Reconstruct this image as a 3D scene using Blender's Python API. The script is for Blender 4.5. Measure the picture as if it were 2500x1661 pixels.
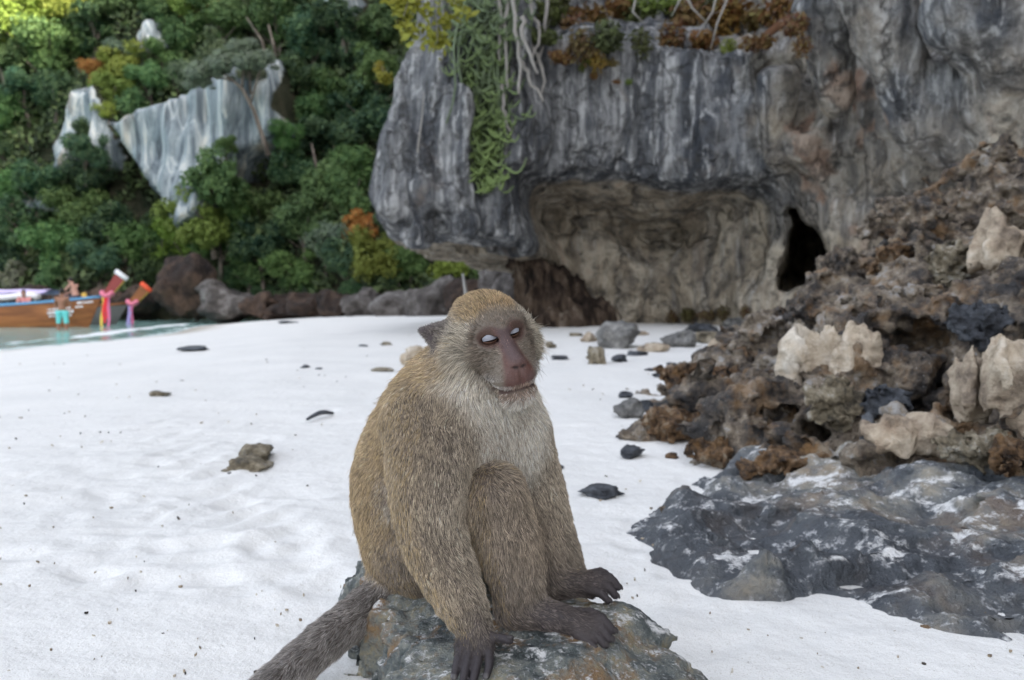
import bpy, math
import numpy as np
from mathutils import Vector, Matrix

for _o in list(bpy.data.objects):
    bpy.data.objects.remove(_o)
sc = bpy.context.scene
COL = sc.collection
rng = np.random.default_rng(11)

# ------------------------------------------------------------------ camera
F_PX, CX, CY, HORIZON = 1900.0, 1250.0, 830.5, 735.0
CAM_Z = 0.55
PITCH = math.atan((CY - HORIZON) / F_PX)
cam_d = bpy.data.cameras.new('camera')
cam = bpy.data.objects.new('camera', cam_d)
COL.objects.link(cam)
cam.location = (0, 0, CAM_Z)
cam.rotation_euler = (math.pi / 2 - PITCH, 0, 0)
cam_d.sensor_width = 36.0
cam_d.lens = 36.0 * F_PX / 2500.0
cam_d.clip_start = 0.05
cam_d.clip_end = 600.0
cam_d.dof.use_dof = True
cam_d.dof.focus_distance = 1.0
cam_d.dof.aperture_fstop = 6.0
sc.camera = cam

# ------------------------------------------------------------------ light
SUN_AZ = (0.80, -0.46)          # horizontal direction towards the sun
SUN_EL = math.radians(34)
w = bpy.data.worlds.new('World')
sc.world = w
w.use_nodes = True
wn = w.node_tree
bg = wn.nodes.get('Background') or wn.nodes.new('ShaderNodeBackground')
wo = wn.nodes.get('World Output') or wn.nodes.new('ShaderNodeOutputWorld')
wn.links.new(bg.outputs[0], wo.inputs[0])
sky = wn.nodes.new('ShaderNodeTexSky')
sky.sky_type = 'NISHITA'
sky.sun_disc = False
sky.sun_elevation = SUN_EL
sky.sun_rotation = math.atan2(SUN_AZ[0], SUN_AZ[1])
sky.air_density = 0.8
sky.dust_density = 4.0
sky.ozone_density = 0.0
sky_desat = wn.nodes.new('ShaderNodeHueSaturation')          # desaturates the sky colour, added to make its light less blue
sky_desat.inputs['Saturation'].default_value = 0.42
wn.links.new(sky.outputs[0], sky_desat.inputs['Color'])
wn.links.new(sky_desat.outputs[0], bg.inputs[0])
bg.inputs[1].default_value = 0.15
sun_d = bpy.data.lights.new('sun', 'SUN')
sun_d.energy = 3.0
sun_d.angle = math.radians(0.53)
sun_d.color = (1.0, 0.93, 0.82)
sun = bpy.data.objects.new('sun', sun_d)
COL.objects.link(sun)
_sd = Vector((SUN_AZ[0] * math.cos(SUN_EL), SUN_AZ[1] * math.cos(SUN_EL), math.sin(SUN_EL) * math.hypot(*SUN_AZ)))
sun.rotation_euler = _sd.to_track_quat('Z', 'Y').to_euler()
vs = sc.view_settings
vs.view_transform = 'Standard'
vs.look = 'None'
vs.gamma = 1.0
vs.use_curve_mapping = False
vs.exposure = 2.38
sc.render.engine = 'CYCLES'
sc.cycles.use_denoising = True
sc.cycles.max_bounces = 6
sc.cycles.diffuse_bounces = 3
sc.cycles.glossy_bounces = 2
sc.cycles.transmission_bounces = 4
sc.cycles.transparent_max_bounces = 6
sc.cycles.use_fast_gi = False
sc.cycles_curves.shape = 'RIBBONS'

# ------------------------------------------------------------------ pixel -> ray helpers
_cp, _sp = math.cos(PITCH), math.sin(PITCH)
def ray(u, v):
    cx, cy = (u - CX) / F_PX, (CY - v) / F_PX
    return np.array([cx, _cp + cy * _sp, -_sp + cy * _cp])
def P(u, v, Y):
    d = ray(u, v)
    return np.array([0, 0, CAM_Z]) + d * (Y / d[1])
def PZ(u, v, z):
    d = ray(u, v)
    return np.array([0, 0, CAM_Z]) + d * ((z - CAM_Z) / d[2])

# ------------------------------------------------------------------ noise
_prm = np.random.default_rng(3).permutation(256).astype(np.int32)
_prm = np.concatenate([_prm, _prm, _prm]).astype(np.int32)
_grd = np.random.default_rng(5).normal(size=(256, 3)).astype(np.float32)
_grd /= np.linalg.norm(_grd, axis=1)[:, None]
_rnd3 = np.random.default_rng(9).random((256, 3)).astype(np.float32)
_gx, _gy, _gz = (np.ascontiguousarray(_grd[:, k]) for k in range(3))
def _perlin(p):
    i = np.floor(p)
    f = p - i
    i = i.astype(np.int32) & 255
    x0, y0, z0 = f[:, 0].copy(), f[:, 1].copy(), f[:, 2].copy()
    u, v, w_ = (t * t * t * (t * (t * 6 - 15) + 10) for t in (x0, y0, z0))
    ix, iy, iz = i[:, 0].copy(), i[:, 1].copy(), i[:, 2].copy()
    acc = []
    for dx in (0, 1):
        hx = _prm.take(ix + dx) + iy
        for dy in (0, 1):
            hy = _prm.take(hx + dy) + iz
            gs = []
            for dz in (0, 1):
                h = _prm.take(hy + dz)
                gs.append(_gx.take(h) * (x0 - dx) + _gy.take(h) * (y0 - dy) + _gz.take(h) * (z0 - dz))
            acc.append(gs[0] + w_ * (gs[1] - gs[0]))
    a = acc[0] + v * (acc[1] - acc[0]); b = acc[2] + v * (acc[3] - acc[2])
    return (a + u * (b - a)) * np.float32(1.6)
def perlin(p):
    p = np.ascontiguousarray(p, np.float32)
    if len(p) <= 16384: return _perlin(p)
    out = np.empty(len(p), np.float32)
    for s in range(0, len(p), 16384):
        out[s:s + 16384] = _perlin(p[s:s + 16384])
    return out
def fbm(p, octv=4, gain=0.5, lac=2.03):
    p = np.asarray(p, np.float32)
    a, s = 1.0, 0
    for o in range(octv):
        s = s + a * perlin(p + 17.3 * o)
        p = p * lac
        a *= gain
    return s
def ridged(p, octv=4, gain=0.55):
    p = np.asarray(p, np.float32)
    a, s = 1.0, 0
    for o in range(octv):
        s = s + a * (1 - np.abs(perlin(p + 9.1 * o)) * 2)
        p = p * 2.07
        a *= gain
    return s
def worley(p):
    p = np.asarray(p, np.float32)
    i = np.floor(p).astype(np.int32)
    f = p - i
    best = np.full(len(p), 9.0, np.float32)
    for dx in (-1, 0, 1):
        for dy in (-1, 0, 1):
            for dz in (-1, 0, 1):
                h = _prm[(_prm[(_prm[(i[:, 0] + dx) & 255] + i[:, 1] + dy) & 255] + i[:, 2] + dz) & 255]
                q = _rnd3[h] + np.array([dx, dy, dz], np.float32) - f
                best = np.minimum(best, (q * q).sum(1))
    return np.sqrt(best)
def sstep(a, b, x):
    t = np.clip((x - a) / (b - a), 0, 1)
    return t * t * (3 - 2 * t)

# ------------------------------------------------------------------ signed distance shapes
def smin(a, b, k):
    h = np.maximum(k - np.abs(a - b), 0) / k
    return np.minimum(a, b) - h * h * k * 0.25
def smax(a, b, k):
    return -smin(-a, -b, k)
def cone(p, a, b, ra, rb):
    a = np.asarray(a, np.float32); b = np.asarray(b, np.float32)
    ba = b - a
    t = np.clip(((p - a) @ ba) / max(float(ba @ ba), 1e-9), 0, 1)
    return np.linalg.norm(p - a - t[:, None] * ba, axis=1) - (ra + t * (rb - ra))
def ell(p, c, r, R=None):
    q = p - np.asarray(c, np.float32)
    if R is not None:
        q = q @ np.asarray(R, np.float32).T
    r = np.asarray(r, np.float32)
    k0 = np.linalg.norm(q / r, axis=1)
    k1 = np.linalg.norm(q / (r * r), axis=1)
    return k0 * (k0 - 1) / np.maximum(k1, 1e-6)

def surface(f, lo, hi, h, lip=1.6, proj=0):
    """mesh the zero set of f inside the box (surface nets over sparse blocks)"""
    B = 8
    lo = np.asarray(lo, np.float64)
    nb = np.ceil((np.asarray(hi) - lo) / (h * B)).astype(int)
    ii = np.stack(np.meshgrid(*[np.arange(k) for k in nb], indexing='ij'), -1).reshape(-1, 3)
    cen = (lo + (ii * B + (B - 1) / 2) * h).astype(np.float32)
    fc = f(cen).astype(np.float32)
    act = np.nonzero(np.abs(fc) < B * h * 0.87 * lip)[0]
    G = np.broadcast_to(fc.reshape(nb[0], 1, nb[1], 1, nb[2], 1), (nb[0], B, nb[1], B, nb[2], B)).copy()
    off = np.stack(np.meshgrid(*[np.arange(B)] * 3, indexing='ij'), -1).reshape(-1, 3)
    for s in range(0, len(act), 64):
        a = act[s:s + 64]
        pts = lo + (ii[a][:, None, :] * B + off[None]) * h
        val = f(pts.reshape(-1, 3).astype(np.float32)).reshape(len(a), B, B, B)
        G[ii[a, 0], :, ii[a, 1], :, ii[a, 2], :] = val
    G = G.reshape(nb[0] * B, nb[1] * B, nb[2] * B)
    n = np.array(G.shape)
    S = G < 0
    st = np.array([n[1] * n[2], n[2], 1])
    cells, poss, flips = [], [], []
    for ax in range(3):
        sl0 = [slice(None)] * 3; sl1 = [slice(None)] * 3
        sl0[ax] = slice(0, -1); sl1[ax] = slice(1, None)
        s0, s1 = S[tuple(sl0)], S[tuple(sl1)]
        idx = np.argwhere(s0 != s1)
        b, c = (ax + 1) % 3, (ax + 2) % 3
        ok = (idx[:, b] > 0) & (idx[:, c] > 0) & (idx[:, b] < n[b] - 1) & (idx[:, c] < n[c] - 1)
        idx = idx[ok]
        if len(idx) == 0:
            continue
        j = idx.copy(); j[:, ax] += 1
        g0 = G[tuple(idx.T)]; g1 = G[tuple(j.T)]
        t = g0 / (g0 - g1)
        pos = idx.astype(np.float64); pos[:, ax] += t
        base = idx @ st
        cells.append(np.stack([base, base - st[b], base - st[b] - st[c], base - st[c]], 1))
        poss.append(pos)
        flips.append(S[tuple(idx.T)])
    cells = np.concatenate(cells); poss = np.concatenate(poss); flips = np.concatenate(flips)
    uq, inv = np.unique(cells.ravel(), return_inverse=True)
    cnt = np.bincount(inv).astype(np.float64)
    rep = np.repeat(poss, 4, axis=0)
    V = np.stack([np.bincount(inv, weights=rep[:, k]) / cnt for k in range(3)], 1) * h + lo
    Q = inv.reshape(-1, 4)
    Q = np.where(flips[:, None], Q, Q[:, ::-1])
    for _ in range(proj):
        e = h * 0.4
        p = V.astype(np.float32)
        d0 = f(p)
        g = np.stack([f(p + np.eye(3, dtype=np.float32)[k] * e) - d0 for k in range(3)], 1) / e
        V = V - 0.9 * g * (d0 / np.maximum((g * g).sum(1), 0.05))[:, None].clip(-h, h)
    return V, Q

def vnormals(V, Q):
    a = V[Q[:, 2]] - V[Q[:, 0]]
    b = V[Q[:, 3]] - V[Q[:, 1]]
    fn = np.cross(a, b)
    N = np.zeros_like(V)
    for k in range(4):
        for c in range(3):
            N[:, c] += np.bincount(Q[:, k], weights=fn[:, c], minlength=len(V))
    return N / np.maximum(np.linalg.norm(N, axis=1), 1e-12)[:, None]

def main_piece(V, Q, keep=.02):
    """drop crumbs that float free of the main surface"""
    lab = np.arange(len(V))
    while True:
        m = lab[Q].min(1)
        new = lab.copy()
        for k in range(4):
            np.minimum.at(new, Q[:, k], m)
        new = new[new]
        if (new == lab).all(): break
        lab = new
    cnt = np.bincount(lab, minlength=len(V))
    ok = cnt[lab] > keep * len(V)
    idx = np.cumsum(ok) - 1
    return V[ok], idx[Q[ok[Q[:, 0]]]]

# ------------------------------------------------------------------ mesh / object helpers
def mesh_from(name, V, Q, mat=None, smooth=True, attrs=None, mats=None, midx=None):
    V = np.asarray(V, np.float32); Q = np.asarray(Q, np.int32)
    k = Q.shape[1]
    me = bpy.data.meshes.new(name)
    me.vertices.add(len(V)); me.vertices.foreach_set('co', V.ravel())
    me.loops.add(Q.size); me.loops.foreach_set('vertex_index', Q.ravel())
    me.polygons.add(len(Q))
    me.polygons.foreach_set('loop_start', np.arange(0, Q.size, k, dtype=np.int32))
    me.polygons.foreach_set('use_smooth', np.full(len(Q), smooth))
    for m in (mats or ([mat] if mat else [])):
        me.materials.append(m)
    if midx is not None:
        me.polygons.foreach_set('material_index', np.asarray(midx, np.int32))
    me.update(calc_edges=True)
    for nm, arr in (attrs or {}).items():
        arr = np.asarray(arr, np.float32)
        if arr.ndim == 1:
            at = me.attributes.new(nm, 'FLOAT', 'POINT'); at.data.foreach_set('value', arr)
        else:
            if arr.shape[1] == 3:
                arr = np.concatenate([arr, np.ones((len(arr), 1), np.float32)], 1)
            at = me.attributes.new(nm, 'FLOAT_COLOR', 'POINT'); at.data.foreach_set('color', arr.ravel())
    return me
def link(name, data, parent=None, label=None, cat=None, group=None, kind=None):
    o = bpy.data.objects.new(name, data)
    COL.objects.link(o)
    if parent is not None:
        o.parent = parent
    if label: o['label'] = label
    if cat: o['category'] = cat
    if group: o['group'] = group
    if kind: o['kind'] = kind
    return o
def empty(name, loc, label, cat, group=None):
    o = link(name, None, None, label, cat, group)
    o.location = loc
    o.empty_display_size = 0.1
    return o
def sub(o, parent):
    """parent a part whose mesh is in world coordinates to a thing standing elsewhere"""
    o.parent = parent
    o.matrix_parent_inverse = Matrix.Translation(parent.location).inverted()
    return o

class MB:
    """collects tubes, quads and boxes into one mesh"""
    def __init__(s): s.v, s.q, s.n = [], [], 0; s.m = []
    def add(s, V, Q, m=0):
        V = np.asarray(V, float).reshape(-1, 3); Q = np.asarray(Q, int)
        s.v.append(V); s.q.append(Q + s.n); s.n += len(V); s.m.append(np.full(len(Q), m))
    def tube(s, pts, rad, k=6, m=0):
        pts = np.asarray(pts, float); n = len(pts)
        rad = np.broadcast_to(rad, (n,))
        tan = np.gradient(pts, axis=0)
        tan /= np.maximum(np.linalg.norm(tan, axis=1), 1e-9)[:, None]
        ref = np.array([0, 0, 1.0]) if abs(tan[0, 2]) < 0.9 else np.array([1.0, 0, 0])
        V = []
        for i in range(n):
            a = np.cross(tan[i], ref); a /= max(np.linalg.norm(a), 1e-9)
            b = np.cross(a, tan[i]); ref = b
            ph = np.arange(k) * 2 * math.pi / k
            V.append(pts[i] + rad[i] * (np.cos(ph)[:, None] * a + np.sin(ph)[:, None] * b))
        V = np.concatenate(V)
        Q = [[i * k + j, i * k + (j + 1) % k, (i + 1) * k + (j + 1) % k, (i + 1) * k + j] for i in range(n - 1) for j in range(k)]
        V = np.concatenate([V, pts[:1], pts[-1:]])
        c0, c1 = n * k, n * k + 1
        for j in range(0, k, 2):
            Q.append([c0, (j + 2) % k, (j + 1) % k, j])
            Q.append([c1, (n - 1) * k + j, (n - 1) * k + (j + 1) % k, (n - 1) * k + (j + 2) % k])
        s.add(V, Q, m)
    def box(s, c, d, R=None, m=0):
        g = np.array([[x, y, z] for x in (-.5, .5) for y in (-.5, .5) for z in (-.5, .5)]) * np.asarray(d)
        if R is not None: g = g @ np.asarray(R).T
        s.add(g + np.asarray(c), [[0, 1, 3, 2], [4, 6, 7, 5], [0, 4, 5, 1], [2, 3, 7, 6], [0, 2, 6, 4], [1, 5, 7, 3]], m)
    def grid(s, G, m=0):
        G = np.asarray(G, float); a, b = G.shape[:2]
        i = np.arange(a * b).reshape(a, b)
        s.add(G.reshape(-1, 3), np.stack([i[:-1, :-1], i[1:, :-1], i[1:, 1:], i[:-1, 1:]], -1).reshape(-1, 4), m)
    def mesh(s, name, mat=None, mats=None, smooth=True, attrs=None):
        return mesh_from(name, np.concatenate(s.v), np.concatenate(s.q), mat, smooth, attrs, mats, np.concatenate(s.m) if mats else None)

# ------------------------------------------------------------------ material helpers
class M:
    def __init__(s, name, rough=0.8, spec=0.3):
        s.mat = bpy.data.materials.new(name)
        s.mat.use_nodes = True
        s.t = s.mat.node_tree
        s.b = s.t.nodes['Principled BSDF']
        s.b.inputs['Roughness'].default_value = rough
        s.b.inputs['Specular IOR Level'].default_value = spec
        s._co = None
    def n(s, kind, **kw):
        x = s.t.nodes.new(kind)
        for k, v in kw.items(): setattr(x, k, v)
        return x
    def l(s, a, b): s.t.links.new(a, b)
    def co(s, scale=(1, 1, 1), loc=(0, 0, 0)):
        if s._co is None:
            s._co = s.n('ShaderNodeNewGeometry').outputs['Position']
        m = s.n('ShaderNodeMapping')
        m.inputs['Scale'].default_value = scale
        m.inputs['Location'].default_value = loc
        s.l(s._co, m.inputs[0])
        return m.outputs[0]
    def noise(s, scale, detail=4, rough=0.55, vec=None, dist=0.0):
        x = s.n('ShaderNodeTexNoise')
        x.inputs['Scale'].default_value = scale
        x.inputs['Detail'].default_value = detail
        x.inputs['Roughness'].default_value = rough
        x.inputs['Distortion'].default_value = dist
        s.l(vec if vec is not None else s.co(), x.inputs['Vector'])
        return x.outputs[0]
    def voro(s, scale, vec=None, feat='F1'):
        x = s.n('ShaderNodeTexVoronoi', feature=feat)
        x.inputs['Scale'].default_value = scale
        s.l(vec if vec is not None else s.co(), x.inputs['Vector'])
        return x.outputs[0]
    def ramp(s, fac, stops):
        x = s.n('ShaderNodeValToRGB')
        e = x.color_ramp.elements
        while len(e) < len(stops): e.new(0.5)
        for el, (p, c) in zip(e, stops):
            el.position = p
            el.color = (c, c, c, 1) if np.isscalar(c) else (*c[:3], 1)
        s.l(fac, x.inputs[0])
        return x.outputs[0]
    def mix(s, fac, a, b, mode='MIX'):
        x = s.n('ShaderNodeMix', data_type='RGBA', blend_type=mode)
        for sock, val in ((x.inputs[0], fac), (x.inputs[6], a), (x.inputs[7], b)):
            if isinstance(val, (int, float)): sock.default_value = val
            elif isinstance(val, tuple): sock.default_value = (*val[:3], 1)
            else: s.l(val, sock)
        return x.outputs[2]
    def math(s, op, a, b=0.0):
        x = s.n('ShaderNodeMath', operation=op)
        for sock, val in ((x.inputs[0], a), (x.inputs[1], b)):
            if isinstance(val, (int, float)): sock.default_value = val
            else: s.l(val, sock)
        return x.outputs[0]
    def attr(s, name, what='Color'):
        x = s.n('ShaderNodeAttribute', attribute_name=name)
        return x.outputs[what]
    def nz(s):
        g = s.n('ShaderNodeNewGeometry'); x = s.n('ShaderNodeSeparateXYZ')
        s.l(g.outputs['Normal'], x.inputs[0]); return x.outputs[2]
    def pz(s):
        g = s.n('ShaderNodeNewGeometry'); x = s.n('ShaderNodeSeparateXYZ')
        s.l(g.outputs['Position'], x.inputs[0]); return x.outputs[2]
    def color(s, c):
        if isinstance(c, tuple): s.b.inputs['Base Color'].default_value = (*c[:3], 1)
        else: s.l(c, s.b.inputs['Base Color'])
        return s
    def rough(s, c):
        s.l(c, s.b.inputs['Roughness']); return s
    def bump(s, h, dist=0.01, strength=0.6):
        x = s.n('ShaderNodeBump')
        x.inputs['Distance'].default_value = dist
        x.inputs['Strength'].default_value = strength
        s.l(h, x.inputs['Height'])
        s.l(x.outputs[0], s.b.inputs['Normal'])
        return s
def plain(name, c, rough=0.7, spec=0.3, var=0.15, scale=8.0):
    m = M(name, rough, spec)
    nz = m.noise(scale, 3)
    m.color(m.mix(nz, tuple(x * (1 - var) for x in c), tuple(min(1, x * (1 + var)) for x in c)))
    return m.mat

# ================================================================== SAND, SEA
SEA = -0.45
def shore_x(y):
    return -7.9 - 0.125 * y + 0.5 * np.sin(y * 0.35)
def sand_h(x, y):
    t = shore_x(y) - x
    s = np.maximum(0, t + 6.5) / 6.5
    sea = -0.45 * s ** 1.3
    sea = np.maximum(sea, -3.0)
    rise = 0.15 * sstep(3.5, 14, y) * sstep(-7, 3, x)
    return rise + sea
def graded(lo, hi, c0, c1, d0, growth):
    mid = np.arange(c0, c1, d0)
    up = [mid[-1]]; d = d0
    while up[-1] < hi:
        d *= growth; up.append(up[-1] + d)
    dn = [mid[0]]; d = d0
    while dn[-1] > lo:
        d *= growth; dn.append(dn[-1] - d)
    return np.concatenate([dn[:0:-1], mid, up[1:]])
gx = graded(-90, 60, -1.4, 1.3, 0.011, 1.045)
gy = graded(-50, 75, 1.0, 3.2, 0.011, 1.03)
X, Y = np.meshgrid(gx, gy, indexing='ij')
x, y = X.ravel(), Y.ravel()
z = sand_h(x, y)
p2 = np.stack([x, y, 0 * x], 1)
dist = np.hypot(x, y)
fade = 1 / (1 + (dist / 9.0) ** 2)
z = z + 0.012 * fbm(p2 * np.array([1.1, 1.6, 1]) , 3) * np.minimum(1, fade * 2.0)
z = z + 0.0055 * fbm(p2 * np.array([4.5, 7.0, 1]) + 5, 3) * fade
_fp = np.random.default_rng(21)
dents = []
for _ in range(150):
    v = _fp.uniform(960, 1450); u = _fp.uniform(-60, 900) if _fp.random() < .75 else _fp.uniform(1500, 1800)
    if u > 1500: v = _fp.uniform(1000, 1600)
    q = PZ(u, v, 0)
    dents.append((q[0], q[1], _fp.uniform(.025, .055), _fp.uniform(0, 3.14), _fp.uniform(.002, .007)))
for _ in range(26):                                                    # tracks of footprints
    k = _
    q = PZ(330 + k * 16 + (k % 2) * 60, 1010 + k * 16, 0)
    dents.append((q[0], q[1],   .045, 1.1 + .3 * (k % 2), .008))
for (dx, dy, r, a, dep) in dents:
    sel = np.nonzero((np.abs(x - dx) < r * 6) & (np.abs(y - dy) < r * 6))[0]
    ca, sa = math.cos(a), math.sin(a)
    lx = (x[sel] - dx) * ca + (y[sel] - dy) * sa; ly = -(x[sel] - dx) * sa + (y[sel] - dy) * ca
    e = (lx / (2.0 * r)) ** 2 + (ly / r) ** 2
    z[sel] += -dep * np.exp(-e * 1.6) + dep * .45 * np.exp(-((np.sqrt(e) - 1.5) ** 2) * 4) * (0.4 + .6 * np.sin(lx * 30 + a) ** 2)
n0, n1 = len(gx), len(gy)
ii = np.arange(n0 * n1).reshape(n0, n1)
Q = np.stack([ii[:-1, :-1], ii[1:, :-1], ii[1:, 1:], ii[:-1, 1:]], -1).reshape(-1, 4)
m = M('coral_sand', 0.9, 0.2)
big = m.noise(1.3, 4); grain = m.noise(420, 2, .7); mid = m.noise(24, 5, .62)
c = m.mix(m.ramp(big, [(.35, 0.0), (.7, 1.0)]), (.80, .785, .75), (.74, .73, .70))
c = m.mix(m.ramp(grain, [(.30, 1.0), (.42, 0.0)]), c, (.52, .48, .42))
c = m.mix(m.ramp(m.noise(60, 3, .6), [(.70, 0.0), (.76, 0.55)]), c, (.45, .40, .33))
wet = m.ramp(m.math('ADD', m.pz(), m.math('MULTIPLY', m.noise(.5, 3), 0.10)), [(.0, 1.0), (1.0, 0.0)])
mr = m.n('ShaderNodeMapRange'); mr.inputs[1].default_value = -.40; mr.inputs[2].default_value = -.28
mr.inputs[3].default_value = 1.0; mr.inputs[4].default_value = 0.0
m.l(m.math('ADD', m.pz(), m.math('MULTIPLY', m.noise(.45, 3), 0.08)), mr.inputs[0])
c = m.mix(mr.outputs[0], c, (.50, .45, .37))
m.color(c)
r2 = m.n('ShaderNodeMapRange'); r2.inputs[3].default_value = .9; r2.inputs[4].default_value = .28
m.l(mr.outputs[0], r2.inputs[0]); m.rough(r2.outputs[0])
m.bump(m.math('ADD', m.math('MULTIPLY', mid, 1.0), m.math('MULTIPLY', grain, .12)), .012, .65)
SAND = m.mat
link('sand_beach', mesh_from('sand_beach', np.stack([x, y, z], 1), Q, SAND), label='white coral sand beach with footprints and scattered rocks', kind='structure')

# sea with small breaking ripples at its edge
wx = np.concatenate([np.linspace(-140, -45, 40), np.linspace(-44.6, -7, 190)])
wy = np.concatenate([np.linspace(-40, 8, 40), np.linspace(8.2, 46, 240), np.linspace(47, 140, 30)])
X, Y = np.meshgrid(wx, wy, indexing='ij')
x, y = X.ravel(), Y.ravel()
sd = shore_x(y) - x
ph = sd * 1.15 + 1.4 * fbm(np.stack([x * .12, y * .10, 0 * x], 1), 2)
crest = np.maximum(0, np.sin(ph)) ** 5 * np.exp(-np.maximum(sd, 0) / 6.0) * (sd > -.6)
crest *= np.clip(.55 + fbm(np.stack([x * .35, y * .16, 0 * x + 3], 1), 2), 0, 1.2)
crest *= sstep(40, 31, y)
zz = SEA + 0.045 * crest + 0.02 * fbm(np.stack([x * .9, y * .7, 0 * x], 1), 3)
n0, n1 = len(wx), len(wy)
ii = np.arange(n0 * n1).reshape(n0, n1)
Q = np.stack([ii[:-1, :-1], ii[1:, :-1], ii[1:, 1:], ii[:-1, 1:]], -1).reshape(-1, 4)
m = M('shallow_sea', 0.12, 0.5)
fo = m.attr('foam', 'Fac')
fn = m.noise(2.2, 6, .7, m.co((1.0, .5, 1)))
fm = m.ramp(m.math('ADD', m.math('MULTIPLY', fo, 1.0), m.math('MULTIPLY', m.math('SUBTRACT', fn, .5), 1.3)), [(.50, 0.0), (.72, 1.0)])
m.color(m.mix(fm, m.mix(m.noise(.25, 3), (.25, .45, .41), (.36, .55, .50)), (.80, .82, .82)))
r2 = m.n('ShaderNodeMapRange'); r2.inputs[3].default_value = .10; r2.inputs[4].default_value = .8
m.l(fm, r2.inputs[0]); m.rough(r2.outputs[0])
m.bump(m.noise(3.0, 4, .6), .05, .5)
foam = np.clip(crest * 1.1 + .45 * np.exp(-np.abs(sd) / .6) + .30 * np.exp(-np.maximum(sd, 0) / 4.0), 0, 1) * sstep(40, 31, y)
link('sea', mesh_from('sea', np.stack([x, y, zz], 1), Q, m.mat, attrs={'foam': foam}), label='shallow turquoise sea with small foamy waves', kind='structure')

# ================================================================== ROCK MATERIALS
def cliff_mat(name):
    m = M(name, 0.85, 0.2)
    st1 = m.noise(1.0, 5, .6, m.co((3.2, 3.2, .30)), .12)
    st2 = m.noise(1.0, 4, .65, m.co((9, 9, .9)), .08)
    big = m.noise(.6, 5, .6)
    fine = m.noise(5, 6, .68)
    k = 1.0
    g = m.ramp(st1, [(.32, (.045, .050, .058)), (.42, (.11, .115, .125)), (.50, (.20, .205, .21)), (.58, (.30, .30, .30)), (.66, (.50, .50, .49))])
    g = m.mix(m.ramp(st2, [(.36, .75), (.50, 0.0)]), g, (.065, .070, .080))
    g = m.mix(m.ramp(st2, [(.54, 0.0), (.64, .85)]), g, (.56, .56, .55))
    t = m.ramp(m.noise(1.0, 6, .66, m.co((1.8, 1.8, .75)), .8), [(.28, (.09, .08, .066)), (.38, (.25, .21, .16)), (.48, (.43, .36, .27)), (.57, (.60, .53, .42)), (.70, (.54, .41, .30))])
    nf = m.ramp(m.math('ADD', m.attr('notch', 'Fac'), m.math('MULTIPLY', m.math('SUBTRACT', big, .5), 1.1)), [(.35, 0.0), (.65, 1.0)])
    c = m.mix(m.math('MULTIPLY', nf, m.ramp(st1, [(.38, .55), (.5, 1.0)])), g, t)
    c = m.mix(m.ramp(m.noise(.9, 4, .6, m.co((1, 1, .8), (3, 7, 1))), [(.62, 0.0), (.68, .30)]), c, (.34, .26, .19))
    c = m.mix(m.attr('scar', 'Fac'), c, m.ramp(m.noise(3, 4), [(.35, (.27, .17, .12)), (.65, (.48, .38, .30))]))
    c = m.mix(m.ramp(fine, [(.34, .8), (.5, 0.0)]), c, (.055, .052, .048))
    wob = m.n('ShaderNodeVectorMath', operation='MULTIPLY_ADD'); nzv = m.n('ShaderNodeTexNoise'); nzv.inputs['Scale'].default_value = 1.6; nzv.inputs['Detail'].default_value = 5
    m.l(m.co(), nzv.inputs['Vector']); m.l(nzv.outputs[1], wob.inputs[0]); wob.inputs[1].default_value = (.9, .9, .9); m.l(m.co((.9, .9, .35)), wob.inputs[2])
    crk = m.voro(1.0, wob.outputs[0], 'DISTANCE_TO_EDGE')
    c = m.mix(m.ramp(crk, [(.0, .6), (.025, 0.0)]), c, (.03, .03, .03))
    m.color(c)
    m.bump(m.math('ADD', m.math('ADD', m.math('MULTIPLY', fine, 1.3), m.math('MULTIPLY', st2, .8)), m.ramp(crk, [(.0, 0.0), (.05, .5)])), .16, 1.0)
    return m.mat

# ================================================================== NEAR CLIFF WITH SEA NOTCH
def interp(xs, ys, x):
    return np.interp(x, xs, ys)
def cliff_front(x, z):
    zm = z - 0.12 * np.sin(x * 1.7)
    mid = interp([-1, .2, .7, 1.15, 1.55, 1.85, 2.05, 2.30, 2.45, 2.75, 3.6, 4.35, 4.7, 5.6, 7, 12],
                 [14.0, 14.05, 13.75, 13.6, 13.75, 14.0, 13.6, 12.6, 11.75, 11.5, 11.55, 11.75, 12.6, 14.2, 15.2, 17], zm)
    left = interp([-1, .9, 1.18, 1.30, 1.45, 1.75, 2.2, 3.2, 4.8, 5.6, 7, 12],
                  [16.5, 15.5, 13.8, 11.7, 11.05, 10.85, 10.8, 10.95, 11.3, 11.8, 13, 16], z + .10 * x)
    right = interp([-1, .2, .8, 1.6, 2.2, 3.0, 4.2, 5.2, 6.5, 12], [10.6, 10.5, 10.2, 9.6, 8.9, 8.6, 8.5, 8.3, 8.6, 9.5], z)
    a = sstep(-.05, .85, x + .35 * (z - 1.6) * (z < 2.4))
    y = left * (1 - a) + mid * a
    b = sstep(3.0, 5.2, x - .25 * (z - 2))
    y = y * (1 - b) + right * b
    y = y - 1.6 * sstep(5.0, 9.0, x)
    return y
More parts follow.
